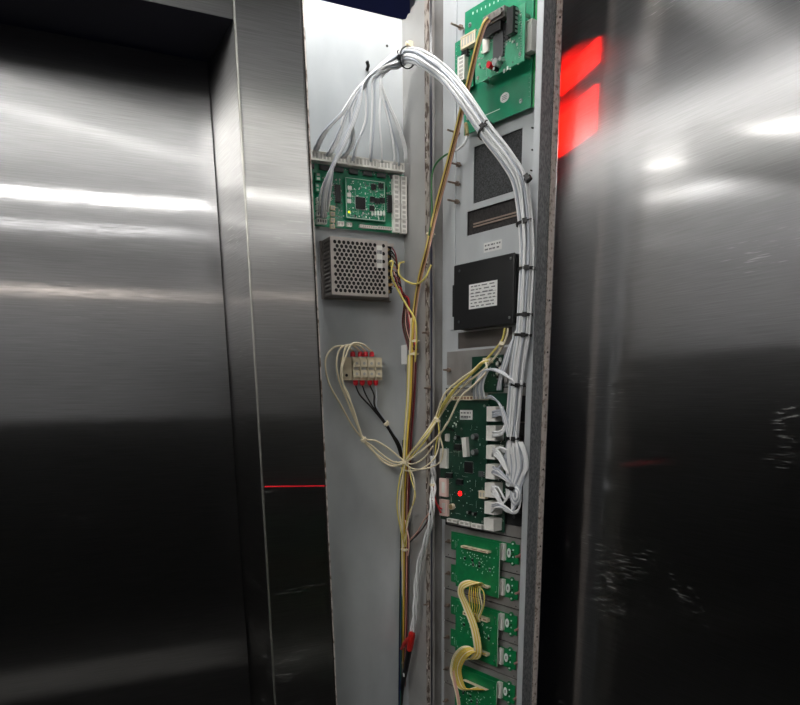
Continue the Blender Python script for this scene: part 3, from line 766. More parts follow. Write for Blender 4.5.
# raised board
OF = 0.034
x0 = FP.loc(475.5, 60, OF)[0]; x1, z0 = FP.loc(524, 60.5, OF); z1 = FP.loc(524, 3, OF)[1]; 
ra = T.box('raised_board', (x0, z0, x1, z1), OF-0.0016, OF, 'pcb_pale', label='raised pale green board'); 
for (px, py) in ((520, 54), (519, 12), (478, 78), (480, 30)):
    c = T.P(px, py, OF); b = MB(); b.cyl((c.x, -0.012, c.z), (c.x, -OF-0.0008, c.z), 0.0026, n=10); obj('spacer', b, 'steel_plain', T.root)
d1, d2 = T.R((484, 13), (506, 27), OF+0.010), None
b = MB(); zc_ = FP.loc(495, 18, OF+0.01)[1]-T.z; xa_ = FP.loc(484, 18, OF+0.01)[0]-T.x; xb_ = FP.loc(505, 18, OF+0.01)[0]-T.x
b.box(xa_, xb_, -OF, -OF-0.012, zc_-0.006, zc_+0.009); b.box(xa_+0.003, xb_-0.003, -OF-0.012, -OF-0.016, zc_-0.003, zc_+0.006)
b.cyl((xa_+0.002, -OF-0.012, zc_+0.001), (xa_+0.002, -OF-0.015, zc_+0.001), 0.002, n=6); b.cyl((xb_-0.002, -OF-0.012, zc_+0.001), (xb_-0.002, -OF-0.015, zc_+0.001), 0.002, n=6)
obj('ribbon_connector', b, 'dsub', ra, bevel=0.0006, label='dull grey metal connector')
SOCK = T.root
chip(T, (488, 25), (505, 31), OF, 0.010, 'black', 'z', 4, 'socket', parent=ra)
chip(T, (511.5, 11), (517.3, 34), OF, 0.010, 'black', 'x', 6, 'relay', parent=ra)
chip(T, (495, 33), (504.5, 56), OF, 0.004, 'chip_grey', 'x', 8, parent=ra)
chip(T, (484, 40), (490, 51), OF, 0.003, 'conn_white', 'z', 3, 'jumper', parent=ra)
for (px, py) in ((508, 32), (508, 37), (506, 27)): chip(T, (px-2, py-2), (px+2, py+2), OF, 0.003, 'chip', 'z', 2, parent=ra)
cap(T, 492, 66, OF, 0.0048, 0.008, 'red', 'buzzer', 'red', parent=ra).__setitem__('label', 'round red component')
cap(T, 500, 64, OF, 0.0052, 0.012, 'solder', 'capacitor', 'solder', parent=ra)
cap(T, 497.5, 70, OF, 0.0030, 0.008, 'chip', parent=ra); cap(T, 503.5, 60, OF, 0.0030, 0.008, 'solder', parent=ra)
smds(T, (478, 36), (521, 64), OF, 70, 22, mats=('solder', 'silk', 'silk', 'chip_grey'), lo=0.0005, hi=0.0016, parent=ra, traces=26)
b = MB()
for k in range(15): b.cyl(T.P(521.0, 14+k*2.6, OF), T.P(521.0, 14+k*2.6, OF+0.0006), 0.0008, n=6)
obj('solder_points', b, 'solder', ra, kind='stuff')
conn(T, (525.3, 22), (531.5, 50), 0.012, 0.012, 'conn_white', 1, True, inset=0.35, slot='conn_white')

# ================================================================== black module
OFF = 0.030
T = mount(FP, (455, 329), 0.0, 'door_operator_module', 'black plastic box with a white data label on the open panel below the cut-outs', 'control module')
x0 = FP.loc(453.5, 300, OFF)[0]; x1 = FP.loc(513.5, 300, OFF)[0]; z1 = FP.loc(514, 253.5, OFF)[1]; z0 = FP.loc(514, 324, OFF)[1]
z1 = (z1+FP.loc(455, 265.5, OFF)[1])/2; z0 = (z0+FP.loc(455, 328.5, OFF)[1])/2
cs = T.box('casing', (x0+0.002, z0, x1+0.001, z1), 0.0002, OFF-0.003, 'black', bevel=0.003)
T.box('cover', (x0, z0-0.001, x1, z1+0.001), OFF-0.0032, OFF, 'black', bevel=0.002)
for (px, py) in ((459.5, 271), (511, 258.5), (459, 322), (509.5, 317.5)): screw(T, px, py, OFF, 0.0022, 'chip_grey' if px < 500 else 'solder')
b = MB(); xx = x0-T.x; b.box(xx-0.0045, xx+0.001, -0.004, -OFF+0.001, z0+0.022-T.z, z1-0.03-T.z); obj('side_ear', b, 'black', T.root, bevel=0.001)
xa, za = FP.loc(469.3, 285, OFF); xb, _ = FP.loc(497.5, 283, OFF); _, zb = FP.loc(470, 309.3, OFF)
b = label_mb(xa-T.x, xb-T.x, zb-T.z, za-T.z, -OFF-0.0001, 7, seed=4)
b.box(xa+0.0015-T.x, xb-0.001-T.x, -OFF-0.0007, -OFF-0.0005, (za+zb)/2+0.004-T.z, (za+zb)/2+0.0044-T.z, 1); b.box(xa+0.0015-T.x, xb-0.001-T.x, -OFF-0.0007, -OFF-0.0005, (za+zb)/2-0.006-T.z, (za+zb)/2-0.0056-T.z, 1)
obj('data_label', b, ['label', 'ink'], T.root, label='white data label with tiny print')
zz0, zz1 = z0-T.z, z1-T.z
for k in range(4):
    za_ = zz0+0.006+(zz1-zz0-0.012)*k/4; b = MB(); b.box(x1+0.001-T.x, x1+0.012-T.x, -0.002, -0.020, za_+0.001, za_+(zz1-zz0)/4-0.004); obj('socket', b, 'black', T.root, bevel=0.001)
    p = Vector((x1-T.x, -0.016, za_+0.016)); b = MB(); b.tube([p, p+Vector((0.006, -0.006, 0.001)), p+Vector((0.012, -0.004, 0))], 0.0013, n=6); obj('pin_wire', b, 'w_white', T.root)

# ================================================================== small board behind the wires
T = mount(FP, (473, 386), 0.006, 'small_carrier_board', 'small dark green board behind yellow wires, above the main board', 'circuit board')
T.pbox('circuit_board', (472, 357), (502.5, 392), 0.006, 0.0075, 'pcb_dark')
conn(T, (483, 358), (490, 363), 0.0075, 0.008, 'conn_cream', 3, False); 
for k in range(5):
    for j in range(2): chip(T, (496.5+j*3, 358+k*4.4), (498.8+j*3, 361+k*4.4), 0.0075, 0.002, 'conn_white' if (k+j) % 2 else 'chip', 'z', 1, 'resistor')
led(T, 497, 377, 0.0075, 'yellow_led', 0.002)
smds(T, (474, 366), (495, 388), 0.0075, 26, 31)

# ================================================================== main board
OFF = 0.022
T = mount(FP, (441, 520), OFF, 'main_board', 'dark green main control board with a glowing red light and white plug column', 'circuit board')
x0 = FP.loc(440.5, 460, OFF)[0]; x1 = FP.loc(486.5, 460, OFF)[0]; z1 = FP.loc(487, 400.5, OFF)[1]; z0 = (FP.loc(485, 528, OFF)[1]+FP.loc(441, 518, OFF)[1])/2
mb_ = T.box('circuit_board', (x0, z0, x1+0.001, z1), OFF-0.0016, OFF, 'pcb_main', bevel=0.0003)
for (fx, fz) in ((0.06, 0.04), (0.94, 0.04), (0.06, 0.96), (0.94, 0.96)):
    xx = x0+(x1-x0)*fx-T.x; zz = z0+(z1-z0)*fz-T.z; b = MB(); b.cyl((xx, -0.0048, zz), (xx, -OFF-0.001, zz), 0.0025, n=8); obj('spacer', b, 'steel_plain', T.root)
# backing strip of the plug column
xs0 = FP.loc(496, 460, 0.012)[0]; xs1 = FP.loc(506, 460, 0.012)[0]
T.box('rear_board', (xs0-0.022, z0-0.006, xs1, z1+0.012), 0.0105, 0.012, 'pcb_main', label='rear board edge behind the plugs')
smds(T, (498, 410), (505, 525), 0.012, 36, 41, mats=('silk', 'solder', 'silk', 'conn_cream'), lo=0.0004, hi=0.0010)
PLUGS = []
for (pa, pc) in (((487, 406.5), (495.6, 421.5)), ((486.5, 425.5), (495.6, 441)), ((486.5, 445), (495.3, 459.5)), ((486.2, 464), (495.2, 479.5)), ((485.2, 482.5), (494.6, 498)), ((484.8, 501), (494.4, 515)), ((484.2, 517.5), (493.8, 531.5))):
    conn(T, None, None, 0.012, 0.020, 'conn_white', 1, True, name='plug', slot='conn_white', inset=0.3, rect=T.R(pa, pc, OFF+0.010))
    PLUGS.append((pc[0]-2, (pa[1]+pc[1])/2))
for (pa, pc, m_) in (((439.9, 448.5), (446.8, 468.5), 'conn_white'), ((439.6, 478), (446.8, 497), 'conn_pink'), ((439.6, 499), (447.4, 516.5), 'conn_pink')):
    conn(T, pa, pc, OFF, 0.005, m_, 1, True, name='connector', slot='conn_white', inset=0.3)
for k in range(3): conn(T, (447+k*12.2, 518.2+k*2.5), (457.3+k*12.2, 523.6+k*2.9), OFF, 0.006, 'conn_white', 2, False, name='connector', slot='slot_grey')
conn(T, (448, 396.2), (486, 399.8), OFF-0.004, 0.008, 'conn_cream', 12, False, slot='slot')
xa, za = FP.loc(460.2, 410, OFF); xb, _ = FP.loc(472.6, 410, OFF); _, zb = FP.loc(460.2, 419.5, OFF)
b = label_mb(xa-T.x, xb-T.x, zb-T.z, za-T.z, -OFF-0.0001, 2, seed=5)
for k in range(9): b.box(xa-T.x+0.002+k*0.0022, xa-T.x+0.003+k*0.0022, -OFF-0.0007, -OFF-0.0005, zb-T.z+0.0015, zb-T.z+0.007, 1)
obj('barcode_label', b, ['label', 'ink'], T.root, label='white bar code label')
# leaning white relay
c0 = T.P(467.3, 447, OFF); b = MB(); b.box(-0.0056, 0.0056, -0.008, 0, -0.0175, 0.0175)
cz, sz = math.cos(0.13), math.sin(0.13); b.v = [(c0.x+v[0]*cz+v[2]*-sz, c0.y+v[1], c0.z+v[0]*sz+v[2]*cz) for v in b.v]; obj('relay', b, 'conn_white', T.root, bevel=0.0006, label='tall white relay')
chip(T, (465, 461.5), (473, 473), OFF, 0.002, 'chip', 'xz', 9, 'processor')
cap(T, 476.8, 436.5, OFF, 0.0055, 0.010, 'chip_grey'); cap(T, 476.6, 452, OFF, 0.0055, 0.010, 'chip_grey')
cap(T, 458.8, 437.5, OFF, 0.0042, 0.009, 'chip'); chip(T, (455.5, 444), (462, 450), OFF, 0.004, 'chip', 'z', 3)
chip(T, (446.5, 472.6), (453, 478), OFF, 0.004, 'chip', 'z', 4); chip(T, (457.5, 479), (463.5, 484.5), OFF, 0.005, 'chip', 'z', 4)
cap(T, 453, 506.5, OFF, 0.0058, 0.006, 'conn_cream', top='brass'); cap(T, 476, 513.5, OFF, 0.0032, 0.008, 'chip'); cap(T, 470.5, 512, OFF, 0.0032, 0.008, 'chip')
chip(T, (446.5, 434), (450, 441), OFF, 0.004, 'conn_white', 'z', 2, 'jumper'); chip(T, (479.5, 471), (484, 477), OFF, 0.003, 'chip_grey', 'x', 3)
conn(T, (479, 490.5), (485.3, 499), OFF, 0.007, 'conn_cream', 2, False, name='connector')
led(T, 460, 493.5, OFF, 'red_led', 0.0046, label='glowing red light')
disc(T, 481, 463, OFF, 0.003, 0.003, 'pcb_dark', 'test_point')
smds(T, (446, 424), (483, 519), OFF, 95, 42, lo=0.0004, hi=0.0013, mats=('chip', 'solder', 'silk', 'pcb_dark'), traces=36)
smds(T, (446, 406), (458, 440), OFF, 24, 43, lo=0.0006, hi=0.0016)
b = MB(); 
for k in range(3): 
    p = T.P(447+k*3.2, 427+k*1.5, OFF); b.cyl(p, p+Vector((0, -0.003, 0)), 0.0024, n=10)
obj('capacitor', b, 'chip', T.root)
# black plates and spade parts to the right of the plugs
T = mount(FP, (506, 532), 0.0, 'cable_clamp_bar', 'black clamp bar behind the white wires right of the main board', 'bracket')
x0 = FP.loc(507, 460, 0.008)[0]; x1 = FP.loc(526, 460, 0.008)[0]
zt_ = FP.loc(520, 395, 0.008)[1]; zb_ = FP.loc(520, 527, 0.008)[1]
for k in range(5):
    h_ = (zt_-zb_)/5; T.box('segment', (x0, zb_+k*h_+0.001, x1, zb_+(k+1)*h_-0.001), 0.0048, 0.009, 'black', bevel=0.0008)
for (px, py) in ((519, 415), (520, 452), (520, 488), (514, 517), (520, 512)): screw(T, px, py, 0.009, 0.003, 'chip_grey')

# ================================================================== button boards
def button_board(a, c, seed, label, conns, low=None):
    OFF = 0.020
    T = mount(FP, (456, a[1]+40), OFF, 'button_interface_board', label, 'circuit board', 'button interface boards in the lower panel')
    x0 = FP.loc(455.5, 600, OFF)[0]; x1 = FP.loc(498.8, 600, OFF)[0]
    z1 = FP.loc(c[0], a[1], OFF)[1]; z0 = FP.loc(c[0], c[1], OFF)[1]
    T.box('circuit_board', (x0, z0, x1, z1), OFF-0.0016, OFF, 'pcb_button', bevel=0.0003)
    b = MB(); b.box(x1-0.0008-T.x, x1-T.x, -OFF-0.0001, -OFF, z0-T.z, z1-T.z); obj('printed_border', b, 'silk', T.root)
    for fz in (0.10, 0.9):
        for fx in (0.06, 0.93):
            xx = x0+(x1-x0)*fx-T.x; zz = z0+(z1-z0)*fz-T.z; b = MB(); b.cyl((xx, -0.0048, zz), (xx, -OFF-0.0006, zz), 0.0018, n=8); obj('spacer', b, 'steel_plain', T.root)
    for (ca, cc, n_, sl) in conns: conn(T, ca, cc, OFF, 0.008, 'conn_cream', n_, False, slot=sl, inset=0.3)
    w_, h_ = x1-x0, z1-z0
    b = MB()
    for fz in (0.12, 0.78):
        for k in range(5): b.cyl((x1-0.006-T.x, -OFF, z0+h_*fz+k*0.0022-T.z), (x1-0.006-T.x, -OFF-0.0005, z0+h_*fz+k*0.0022-T.z), 0.0006, n=6)
        for k in range(5): b.cyl((x0+0.003-T.x, -OFF, z0+h_*fz+k*0.0022-T.z), (x0+0.003-T.x, -OFF-0.0005, z0+h_*fz+k*0.0022-T.z), 0.0006, n=6)
    obj('solder_points', b, 'solder', T.root, kind='stuff')
    rnd = random.Random(seed)
    for (fx, fz) in ((0.22, 0.58), (0.40, 0.58), (0.56, 0.56), (0.56, 0.50), (0.80, 0.48), (0.42, 0.50)):
        xx = x0+w_*fx-T.x; zz = z0+h_*fz-T.z; b = MB(); b.box(xx-0.002, xx+0.002, -OFF, -OFF-0.0016, zz-0.0024, zz+0.0024, 0)
        for s_ in (-1, 1): b.box(xx-0.0016, xx+0.0016, -OFF, -OFF-0.001, zz+s_*0.0031-0.0006, zz+s_*0.0031+0.0006, 1)
        obj('chip', b, [rnd.choice(('chip', 'chip_grey')), 'solder'], T.root)
    b = MB()
    for k in range(50):
        xx = x0+w_*rnd.uniform(0.12, 0.9)-T.x; zz = z0+h_*rnd.uniform(0.38, 0.72)-T.z; s_ = rnd.uniform(0.0004, 0.0009); b.box(xx-s_, xx+s_, -OFF, -OFF-0.0005, zz-s_*1.3, zz+s_*1.3)
    obj('surface_parts', b, 'silk', T.root, kind='stuff')
    return T, (x0, z0, x1, z1)
B1, R1 = button_board((456, 543), (499, 598.5), 1, 'uppermost green button board in the lower panel, just under the main board', [((461, 545.5), (488, 553.5), 3, 'slot'), ((472.5, 582.5), (487.5, 588.5), 4, 'slot_grey')])
B2, R2 = button_board((456, 613), (498, 667.5), 2, 'middle green button board in the lower panel, between two yellow ribbons', [((463, 611), (487, 622.5), 5, 'slot'), ((472, 648), (486.8, 656.5), 4, 'slot_grey')])
B3, R3 = button_board((456, 683), (497, 742), 3, 'lowest green button board, cut by the bottom edge of the photo', [((462, 680), (486, 690.5), 5, 'slot')])
# push-button circuit strips behind: one per row, seen at both ends
lab = ['topmost', 'second', 'third', 'fourth', 'lowest']
for k in range(5):
    zt = zr[k]+ZB; zl = zr[k+1]+ZB; pit = zt-zl
    xa = FP.loc(450.8, 600, 0.008)[0]; xb = FP.loc(517.5, 600, 0.008)[0]; xm = FP.loc(505.5, 600, 0.008)[0]; xe = FP.loc(456.5, 600, 0.008)[0]
    T = Mount(FP, xa, zl, 0.0, 'button_strip', '%s small green button circuit in the lower panel, white oval sticker at its right end' % lab[k], 'circuit board', 'small button circuits in the lower panel')
    zu, zd = zt-pit*0.16, zl+pit*0.30
    T.box('circuit_board', (xa, zd, xb, zu), 0.0065, 0.008, 'pcb_button', bevel=0.0003)
    for zz in (zu, zd):
        b = MB(); cx_ = (xm+xb)/2-T.x; b.cyl((cx_, -0.0065, zz-T.z), (cx_, -0.008, zz-T.z), 0.005, n=14); b.cyl((cx_, -0.008, zz-T.z), (cx_, -0.0095, zz-T.z), 0.0017, n=10, m=1); obj('fixing_lug', b, ['pcb_button', 'silk'], T.root)
    xw0 = FP.loc(499.5, 600, 0.016)[0]; xw1 = FP.loc(504.5, 600, 0.016)[0]; 
    conn(T, None, None, 0.008, 0.0055, 'conn_white', 1, True, inset=0.45, rect=(xw0-0.003, zd+0.003, xw1-0.006, zu-0.002))
    c = Vector(((xm-T.x)+0.0055, 0, (zu+zd)/2-T.z)); b = MB(); n = 18
    for y in (-0.008, -0.0085):
        for q in range(n): b.v.append((c.x+math.cos(2*PI*q/n)*0.0048, y, c.z+math.sin(2*PI*q/n)*0.0085))
    for q in range(n): b.f.append((q, (q+1) % n, n+(q+1) % n, n+q)); b.m.append(0)
    b.f.append(tuple(range(n, 2*n))); b.m.append(0); b.box(c.x-0.0015, c.x+0.001, -0.0087, -0.0085, c.z-0.003, c.z+0.003, 1)
    obj('oval_sticker', b, ['label', 'ink'], T.root, label='white oval sticker')
    for q, (dx, dz) in enumerate(((0.014, 0.004), (0.014, -0.004), (0.018, 0.0), (0.018, 0.007), (0.018, -0.006))):
        b = MB(); xx = xm+dx*0.9-T.x; zz = (zu+zd)/2+dz-T.z; b.box(xx-0.001, xx+0.001, -0.008, -0.0095, zz-0.0013, zz+0.0013); obj('chip', b, 'silk' if q > 2 else 'chip', T.root)
    b = MB(); xx = xa+0.006-T.x; b.cyl((xx, -0.008, (zu+zd)/2-T.z), (xx, -0.0094, (zu+zd)/2-T.z), 0.0015, n=8)
    for q in range(6): b.cyl((xa+0.012-T.x, -0.008, zd+0.006+q*0.0025-T.z), (xa+0.012-T.x, -0.0084, zd+0.006+q*0.0025-T.z), 0.0006, n=6)
    obj('solder_points', b, 'silk', T.root, kind='stuff')
# ------------------------------------------------------------------ wiring
def W(px, py, pl, off):
    """a point seen at a pixel on the back of the recess (c), its side wall (s) or the panel (p), standing off it"""
    fr = {'c': FC, 'p': FP, 's': FS}[pl]; return fr.hit(px, py, off)
def path(spec): return [W(*q) for q in spec]
class Harness:
    def __init__(s, name, label, cat, anchor, group=None):
        s.o = Vector(anchor); s.root = thing(name, label, cat, anchor, 0, group)
    def wire(s, pts, r, m, name='wire', sub=8, n=7, label=None):
        b = MB(); b.tube(spline(pts, sub), r, n); return obj(name, b, m, s.root, smooth=True, off=s.o, label=label)
def bundle_pts(trunk, offs, rad, seed, wob=0.35):
    """follow a trunk at an offset that wanders a little"""
    rnd = random.Random(seed); P = spline(trunk, 5); out = []
    ph = rnd.uniform(0, 6.28); 
    for i, p in enumerate(P):
        d = (P[min(i+1, len(P)-1)]-P[max(i-1, 0)]).normalized()
        a = d.cross(Vector((0.5, 0.86, 0.05))).normalized(); b_ = d.cross(a)
        t = i*0.16+ph
        out.append(p + a*(offs[0]+rad*wob*math.sin(t)) + b_*(offs[1]+rad*wob*math.cos(t*0.8)))
    return out
def packing(n, r):
    out = [(0, 0)]; ring = 1
    while len(out) < n:
        for k in range(6*ring):
            if len(out) >= n: break
            a = 2*PI*k/(6*ring)+ring*0.3; out.append((math.cos(a)*2*r*ring, math.sin(a)*2*r*ring))
        ring += 1
    return out
def tie(c, d, r, label, m='black_tie', w_=0.0045, sx=1.0, tail=0.010, name='cable_tie', group='black cable ties along the white wire bundle'):
    """strap around a bundle at c, bundle direction d, with head and cut tail"""
    d = Vector(d).normalized(); a = d.cross(Vector((0, 0, 1)))
    a = a.normalized() if a.length > 0.15 else d.cross(Vector((1, 0, 0))).normalized()
    b_ = d.cross(a)
    t = thing(name, label, 'cable tie', c, 0, group)
    m1 = MB(); n = 22; th = 0.0012
    for q, (rr, dd) in enumerate(((r, -w_/2), (r+th, -w_/2), (r+th, w_/2), (r, w_/2))):
        for k in range(n):
            an = 2*PI*k/n; m1.v.append(tuple(a*math.cos(an)*rr*sx + b_*math.sin(an)*rr + d*dd))
    for q in range(4):
        for k in range(n): m1.f.append((q*n+k, q*n+(k+1) % n, ((q+1) % 4)*n+(k+1) % n, ((q+1) % 4)*n+k)); m1.m.append(0)
    obj('strap', m1, m, t, smooth=False)
    to = Vector((-c[0], -c[1], 1.5-c[2])).normalized(); v = to-d*to.dot(d); v.normalize(); hx = v.cross(d)
    hb = MB(); cc = v*(r+0.0028)
    vs = []
    for sa in (-1, 1):
        for sb in (-1, 1):
            for sc in (-1, 1): vs.append(tuple(cc + d*sa*w_*0.75 + v*sb*0.0026 + hx*sc*0.0036))
    hb.v = vs; hb.f = [(0,1,3,2),(4,6,7,5),(0,4,5,1),(2,3,7,6),(0,2,6,4),(1,5,7,3)]; hb.m = [0]*6
    h = obj('head', hb, m, t)
    if tail: tb = MB(); tb.tube([cc+hx*0.003, cc+hx*0.003+hx*tail*0.6+v*tail*0.3, cc+hx*tail], 0.001, n=5); obj('tail', tb, m, t)
    return t

# ---- white bundle from the recess board over to the main board
TR = [(392, 62, 'c', 0.056), (408, 57, 's', 0.020)]
trunk1 = path(TR) + [W(426, 62, 's', 0.034), W(446, 77, 'p', 0.062), W(466, 101, 'p', 0.066), W(487, 131, 'p', 0.060), W(507, 156, 'p', 0.050), W(520, 178, 'p', 0.042), W(525, 205, 'p', 0.036), W(527.5, 240, 'p', 0.034), W(527, 270, 'p', 0.034), W(525.5, 298, 'p', 0.034), W(523.5, 334, 'p', 0.034), W(520, 360, 'p', 0.034), W(517.5, 383, 'p', 0.032), W(515, 412, 'p', 0.030), W(513, 438, 'p', 0.030)]
H = Harness('white_wire_bundle', 'thick bundle of white wires arching from the recess board over to the main board', 'wire bundle', W(408, 58, 's', 0.02))
RW = 0.0019
ends_l = [(314, 150, 'c', .03), (326, 156, 'c', .034), (341, 158, 'c', .034), (352, 161, 'c', .034), (366, 160, 'c', .034), (371, 162, 'c', .034), (380, 163, 'c', .034), (391, 165, 'c', .034), (399, 166, 'c', .034), (403, 163, 'c', .034),
          (319, 200, 'c', .026), (321, 206, 'c', .026), (324, 212, 'c', .026), (327, 205, 'c', .026), (317, 212, 'c', .026), (321, 218, 'c', .026)]
mids_l = {0: (338, 112), 1: (346, 112), 2: (352, 112), 3: (362, 112), 4: (370, 110), 5: (374, 108), 6: (379, 108), 7: (385, 112), 8: (391, 116), 9: (396, 120)}
drop = {3: (366, 100), 4: (371, 98), 5: (375, 96), 6: (379, 95), 7: (382, 96), 8: (384, 98), 9: (386, 100)}
NW = 26; pk = packing(NW, RW*1.02)
jx = random.Random(3)
src = [0, 0, 0, 1, 1, 1, 2, 2, 2, 3, 3, 4, 5, 6, 7, 8, 9, 9, 10, 11, 12, 13, 14, 15, 15, 15]
for k in range(NW):
    e = list(ends_l[src[k]]); e[0] += (k % 3)*1.9; i_ = src[k]
    st = [W(*e)]
    if i_ in (0, 1, 2):
        st += [W(e[0]+8+i_, e[1]-17, 'c', .040), W(342+i_*4+k % 2*2, 112-i_*2, 'c', .048), W(357+i_*3, 89, 'c', .052), W(374, 73-i_, 'c', .056)]
    elif i_ < 10:
        dx, dy = drop[i_]; dx += (k % 2)*1.5
        if i_ >= 7: st += [W(e[0]-1, e[1]-16, 'c', .040), W(e[0]-8+(i_ == 7)*3, 125, 'c', .046)]
        else: st += [W(e[0]+(dx-e[0])*0.3, e[1]-18, 'c', .042), W(dx-1, 122, 'c', .046)]
        st += [W(dx, dy, 'c', .050), W(min(dx+1, 381), 78, 'c', .054)]
    else:
        st += [W(e[0]+3, 188, 'c', .038), W(328+k*0.35, 160, 'c', .046), W(339+k*0.5, 130, 'c', .050), W(350+k*0.4, 104, 'c', .054), W(364, 82, 'c', .056), W(378, 69, 'c', .058)]
    tr = bundle_pts(trunk1, pk[k], RW, 100+k, 0.6)
    # fan the last part out to the plugs
    q = PLUGS[k % 6]; jy = jx.uniform(-4, 4)
    xo = jx.uniform(-4, 5)
    if k % 4 == 3:   # slack loops hanging below the last tie
        en = [W(521+xo*0.5, 455, 'p', .030), W(523+xo*0.5, 472, 'p', .028), W(517+xo, 486, 'p', .028), W(515+xo, 500, 'p', .028), W(511, 512, 'p', .030), W(503, 508, 'p', .036), W(q[0]-1, PLUGS[5][1]+jy, 'p', .034)]
    elif q[1] < 440:
        en = [W(507+xo*0.6, 420+jy, 'p', .036), W(502, q[1]-2+jy, 'p', .040), W(q[0]-1, q[1]+jy, 'p', .034)]
        tr = tr[:-5]
    elif q[1] < 490:
        en = [W(511+xo, 455+jy, 'p', .032), W(508+xo*0.5, 470+jy*0.5, 'p', .036), W(500, q[1]-2, 'p', .040), W(q[0]-1, q[1]+jy, 'p', .034)]
        if q[1] < 475: en = [W(508+xo, 452, 'p', .032), W(500, q[1]-5, 'p', .040), W(q[0]-1, q[1]+jy, 'p', .034)]
    else:
        en = [W(511+xo, 460, 'p', .032), W(510+xo, 480, 'p', .032), W(506, 500, 'p', .036), W(498, q[1]-3, 'p', .04), W(q[0]-1, q[1]+jy, 'p', .034)]
    pts = st + tr + en
    H.wire(pts, RW, 'w_white' if k % 3 else 'w_grey', sub=3)
# ties around it
def dirn(a, b_): return b_-a
for (px, py, of, i, r, lb) in ((407.5, 57.5, None, 1, 0.0152, 'black tie at the crown of the arch of white wires'),
                          (486, 131, .060, 5, 0.0128, 'black tie around the white wires where they pass the tall cut-out corner'),
                          (525, 223, .035, 8, 0.0128, 'black tie around the white wires above the black module'),
                          (526.5, 269, .034, 10, 0.0128, 'black tie around the white wires beside the top of the black module'),
                          (524.5, 315, .034, 11, 0.0128, 'black tie around the white wires beside the foot of the black module'),
                          (523, 335, .034, 12, 0.0128, 'black tie around the white wires just below the black module'),
                          (517, 384, .032, 14, 0.0128, 'black tie around the white wires beside the small carrier board'),
                          (513, 438, .030, 16, 0.0128, 'black tie around the white wires beside the upper plugs of the main board')):
    c = W(px, py, 's', .024) if of is None else W(px, py, 'p', of)
    d_ = trunk1[min(i+1, len(trunk1)-1)]-trunk1[max(i-1, 0)] if i < len(trunk1)-1 else trunk1[-1]-trunk1[-2]
    tie(c, d_, r, lb)
c = W(528, 179, 'p', .044); tie(c, trunk1[7]-trunk1[6], 0.0045, 'small black tie head on the white wires at the right of the tall cut-out', w_=0.006, tail=0.0)
c = W(511.5, 487, 'p', .030); tie(c, Vector((0, 0.1, -1)), 0.0095, 'lowest black tie around the looped white wires, above the curled end', w_=0.004)
# short white wires from the top of the main board
H = Harness('white_jumper_wires', 'short white wires looping from the top of the main board into the bundle', 'wires', W(480, 395, 'p', .03))
for k in range(6):
    H.wire([W(474+k*2.2, 399, 'p', .034), W(474+k*1.8, 388-k*0.5, 'p', .042), W(481+k*1.6, 373-k*0.6, 'p', .05), W(494+k, 369+k*0.7, 'p', .052), W(506+k, 374+k, 'p', .048), W(512+k*0.6, 384, 'p', .044)], 0.0016, 'w_white' if k % 2 else 'w_grey')
for k in range(7):
    H.wire([W(486+k*0.8, 398, 'p', .034), W(491+k*1.2, 396+k, 'p', .040), W(499+k, 404+k*1.5, 'p', .042), W(504+k*0.8, 420+k, 'p', .040), W(508+k*0.5, 438, 'p', .038)], 0.0016, 'w_white' if k % 3 else 'w_grey')
for k in range(5):
    H.wire([W(516+k*0.6, 330, 'p', .036), W(512-k*0.6, 345, 'p', .044), W(508-k*1.2, 362, 'p', .044), W(502-k*0.8, 380, 'p', .036), W(501-k, 390, 'p', .03)], 0.0014, 'w_white' if k % 2 else 'w_grey')
for k in range(4):
    H.wire([W(493, 447+k*2.2, 'p', .034), W(499, 452+k*2.5, 'p', .042), W(505, 463+k*2, 'p', .042), W(509, 474, 'p', .04)], 0.0018, 'w_white')
for k in range(4):
    H.wire([W(493, 467+k*2.2, 'p', .034), W(499, 470+k*2, 'p', .042), W(505, 476+k*1.2, 'p', .042), W(512, 484, 'p', .038)], 0.0018, 'w_white' if k % 2 else 'w_grey')
for k in range(4):
    H.wire([W(492, 486+k*2.5, 'p', .034), W(497, 492+k*2.2, 'p', .042), W(502, 503+k*1.5, 'p', .042), W(509, 512, 'p', .036), W(517+k*0.5, 512-k, 'p', .03), W(521, 500-k*2, 'p', .028)], 0.0018, 'w_white')
for k in range(3):
    H.wire([W(492, 504+k*2.5, 'p', .034), W(498, 503+k*2, 'p', .044), W(506, 507+k, 'p', .040), W(513, 513, 'p', .034)], 0.0018, 'w_grey' if k % 2 else 'w_white')
# slack of the bundle hanging below its last big tie
for k in range(10):
    x0_ = 506+k*1.5
    H.wire([W(509+k*0.8, 436, 'p', .032+.002*(k % 3)), W(x0_, 452, 'p', .034+.002*(k % 3)), W(x0_+1.5, 468, 'p', .034), W(509+k*0.7, 486, 'p', .032), W(508+k*0.9, 498, 'p', .032)], 0.0019, 'w_white' if k % 3 else 'w_grey')
# curled loop
for k in range(4):
    rr = 5.2-k*1.0; c0 = (515.5, 495)
    H.wire([W(c0[0]+math.cos(t)*rr*0.9, c0[1]+math.sin(t)*rr*1.9, 'p', .034+0.0015*k) for t in [x*0.52 for x in range(-3, 8)]], 0.0019, 'w_white' if k % 2 else 'w_grey', sub=4)
for k in range(3):
    H.wire([W(519+k*1.5, 442, 'p', .034), W(524+k*1.2, 455, 'p', .032), W(525+k*1.2, 468, 'p', .03), W(520+k, 478, 'p', .03), W(516+k*1.5, 486, 'p', .03)], 0.0019, 'w_white')

